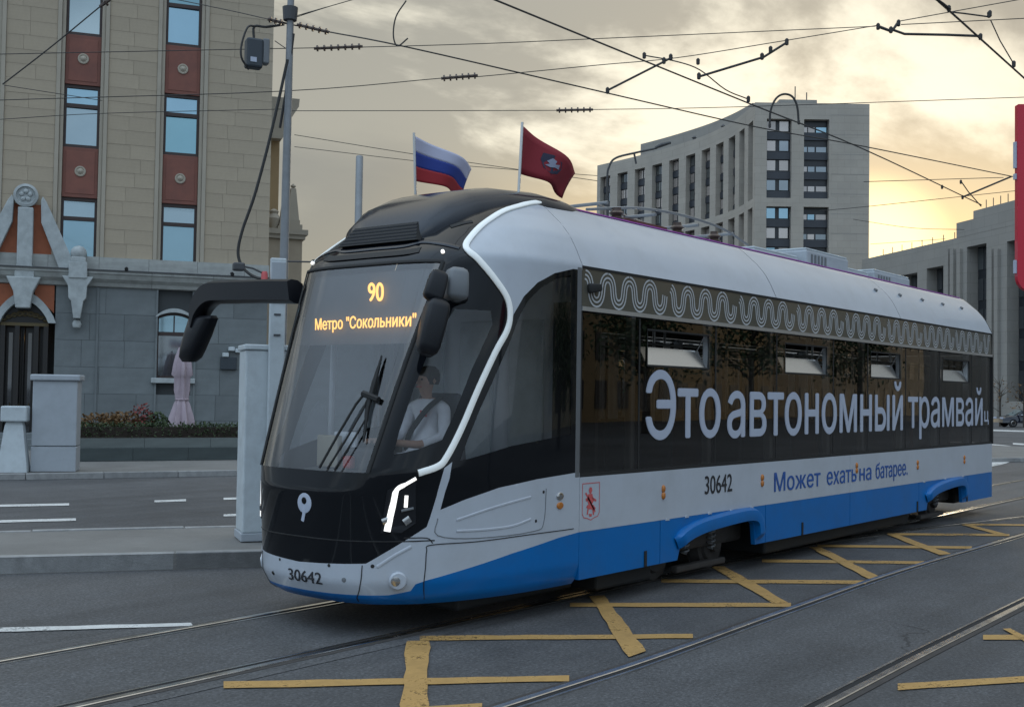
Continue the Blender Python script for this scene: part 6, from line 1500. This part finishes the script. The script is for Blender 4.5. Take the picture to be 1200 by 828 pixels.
# ================================================================== overhead wires
def wire(name, label, pix, r_=.012, zc=None, D=None, ext=0.0, group='overhead wires', sag=0.0, ins=None, cat='wire'):
    """pix: photo points; each lies either on a level plane (zc) or at a camera distance (D)"""
    P = [(onz(p, zc) if zc is not None else atd(p, D if not hasattr(D, '__len__') else D[i])) for i, p in enumerate(pix)]
    out_ = lambda p: p[0] < -5 or p[0] > 1195 or p[1] < 0
    if out_(pix[0]): P.insert(0, np.array(P[0])+unit(np.array(P[0])-np.array(P[1]))*12)       # the wire runs on past the edge of the picture
    if out_(pix[-1]): P.append(np.array(P[-1])+unit(np.array(P[-1])-np.array(P[-2]))*12)
    if len(P) > 2: P = catmull(P, 5)
    else: P = [P[0]+(P[1]-P[0])*q+np.array([0, 0, -sag*4*q*(1-q)]) for q in np.linspace(0, 1, 9)]
    o = np.array(P[0]); t = thing(name, label, cat, tuple(o), group=group); MB().tube([np.array(p)-o for p in P], r_, 6).build('strand', 'wire', t, smooth=True)
    if ins:
        for a, b, k in ins:
            A_ = (onz(a, zc) if zc is not None else atd(a, D))-o; B_ = (onz(b, zc) if zc is not None else atd(b, D))-o; mb = MB()
            mb.tube([A_, B_], .022, 6)
            d_ = unit(B_-A_); ln = np.linalg.norm(B_-A_)
            for i in range(k):
                c_ = A_+(B_-A_)*(i+.5)/k; mb.tube([c_-d_*.012, c_+d_*.012], .048, 8)
            mb.build('insulator_string', 'insulator', t)
    return t
ZC, ZSP = 5.9, 6.4
wire('contact_wire', 'thick contact wire running above the near rail of the tram track', [(470, -46), (580, 0), (882, 123), (1010, 174), (1150, 240)], .011, zc=ZC)
wire('contact_wire', 'contact wire anchored at the line pole and running behind the flags', [(318, 24.5), (385, 37.5), (480, 56), (700, 106.5), (887, 149), (1004, 170), (1187, 207)], .010, D=[Dp, Dp, 15.5, 16.5, 19, 21, 24], ins=None)
wire('contact_wire', 'contact wire crossing the sky above the red sign panel', [(1070, -20), (1100, 2), (1205, 96)], .011, zc=ZC)
mbx = wire('insulator_chain', 'brown ribbed insulator chain fixed at the line pole', [(314, 22), (338, 28)], .01, D=Dp, ins=[((314, 22.5), (332, 27), 3), ((348, 29), (386, 38), 5)], group=None, cat='insulator')
thin = 'thin overhead span wire crossing the sky'
G_ = 'thin span wires'
wire('span_wire', 'span wire above the stone building, tied to the line pole', [(-20, -46), (238, 6), (316, 23)], .0065, D=[Dp+2, Dp+.5, Dp], group=G_)
wire('span_wire', 'span wire with a long brown insulator beside the line pole', [(-20, 64), (330, 57), (420, 55.5), (560, 51.5), (700, 45.5), (1026, 31)], .0065, D=Dp+.4, ins=[((368, 57), (425, 54.5), 7)], group=G_)
wire('span_wire', 'span wire with a short insulator above the striped flag', [(-20, 118), (330, 107), (515, 92), (560, 90), (700, 76.5), (792, 68), (900, 51), (1028, 30)], .0065, D=17.0, ins=[((517, 92), (560, 88.5), 6)], group=G_)
wire('span_wire', 'level span wire with an insulator above the dark red flag', [(335, 130), (650, 129.5), (695, 128.5), (860, 125.5), (1215, 113.5)], .0065, D=20.0, ins=[((652, 129.4), (695, 128.5), 6)], group=G_)
thinl = ['short wire rising from the pole clamp into the sky', 'thin level wire leaving the pair of clamps', 'thin wire rising from the pair of clamps', 'faint wire dipping behind the two flags', 'fainter of the wires passing behind both flags', 'thin wire ending at the slanting rod near the sunset', 'thin wire with slight slope beside the tower edge',
         'thin sagging wire low in front of the sunset', 'lowest thin wire, just above the pillared building roof', 'thin wire crossing the stone building between its red panels', 'faint short wire slanting across the stone building', 'tiny tie wire between the hanging box and the line pole']
for (pix, D_), lab_ in zip([([(342, 22), (385, 8), (430, -5)], Dp), ([(1056, 29), (1215, 21)], 16.0), ([(1054, 25), (1215, -4)], 16.0), ([(345, 158), (500, 183), (700, 212)], 32.0), ([(345, 172), (520, 192), (700, 206)], 34.0),
               ([(1012, 213), (1176, 208)], 30.0), ([(960, 247), (1016, 242), (1205, 222)], 34.0), ([(1000, 257), (1068, 267), (1130, 269)], 40.0), ([(1020, 286), (1108, 280)], 44.0), ([(0, 140), (120, 133), (330, 128)], 30.0), ([(5, 100), (120, 118)], 30.0), ([(335, 57), (322, 48)], Dp)], thinl):
    wire('span_wire', lab_, pix, .0065 if D_ < 25 else .009, D=D_, group=G_)
wire('guy_wire', 'slanting black wire with a fitting in front of the stone building', [(3, 99), (60, 55), (122, 4)], .009, D=14.0, ins=[((117, 8), (131, -2), 1)])
wire('hanging_wire', 'short looped wire hanging from the contact wire', [(476, 1), (464, 20), (461, 42), (466, 54), (478, 45)], .010, D=15.4)
# registration arms and their fittings
def arm(label, pix, r_, D_, ends=()):
    P = [atd(p, D_) for p in pix]; o = P[0]; t = thing('registration_arm', label, 'wire fitting', tuple(o), group='overhead line fittings'); MB().tube([p-o for p in (catmull(P, 5) if len(P) > 4 else P)], r_*.7, 7).build('rod', 'wire', t, smooth=True)
    for e in ends:
        c_ = atd(e, D_)-o; MB().lathe([(.012, -.05), (.026, -.04), (.028, .025), (.012, .045)], tuple(c_), 8).build('clamp', 'wire', t)
arm('slanting rod between two contact wires above the dark red flag', [(712, 106), (776, 73.5), (788, 67)], .022, 16.0, [(712, 106), (778, 71), (786, 67)])
arm('hooked rod with two upright pegs above the curved tower', [(819, 90), (895, 67), (922, 50), (923, 46)], .024, 15.5, [(819, 89), (903, 58), (922, 49), (893, 66)])
arm('pair of clamps bridging the span wires', [(1029, 31), (1045, 37), (1053, 26)], .032, 16.0, [(1029, 31), (1044, 35), (1053, 27)])
arm('level rod beside the clamps, ending at the contact wire', [(1046, 35), (1060, 40), (1110, 41), (1150, 42.5)], .026, 16.0, [(1149, 43)])
arm('small triangular hanger above the red sign panel', [(1112, 14), (1130, 16), (1160, 20)], .016, 16.0, [(1112, 10), (1159, 17)])
arm('thin slanted rod below the triangular hanger', [(1161, 24), (1172, 48), (1188, 75)], .012, 16.0, [(1160, 16), (1188, 75)])
arm('thin strut from the contact wire down towards the tower', [(755, 65), (792, 72), (820, 82), (850, 105), (876, 116)], .013, 16.5, [(755, 65), (818, 72), (877, 116)])
arm('slanting rod near the sunset above the pillared building', [(1128, 231), (1185, 207)], .03, 26.0, [(1128, 231)])
arm('small hanger near the sunset above the pillared building', [(1126, 212), (1135, 225), (1150, 242)], .018, 26.0, [(1126, 213), (1104, 219)])
arm('arched loop bracket hooked over the contact wire beside the tower', [(902, 147), (903, 130), (909, 116), (918, 110.5), (928, 113), (934, 124), (936, 143)], .030, 22.0, [(902, 147), (936, 143)])
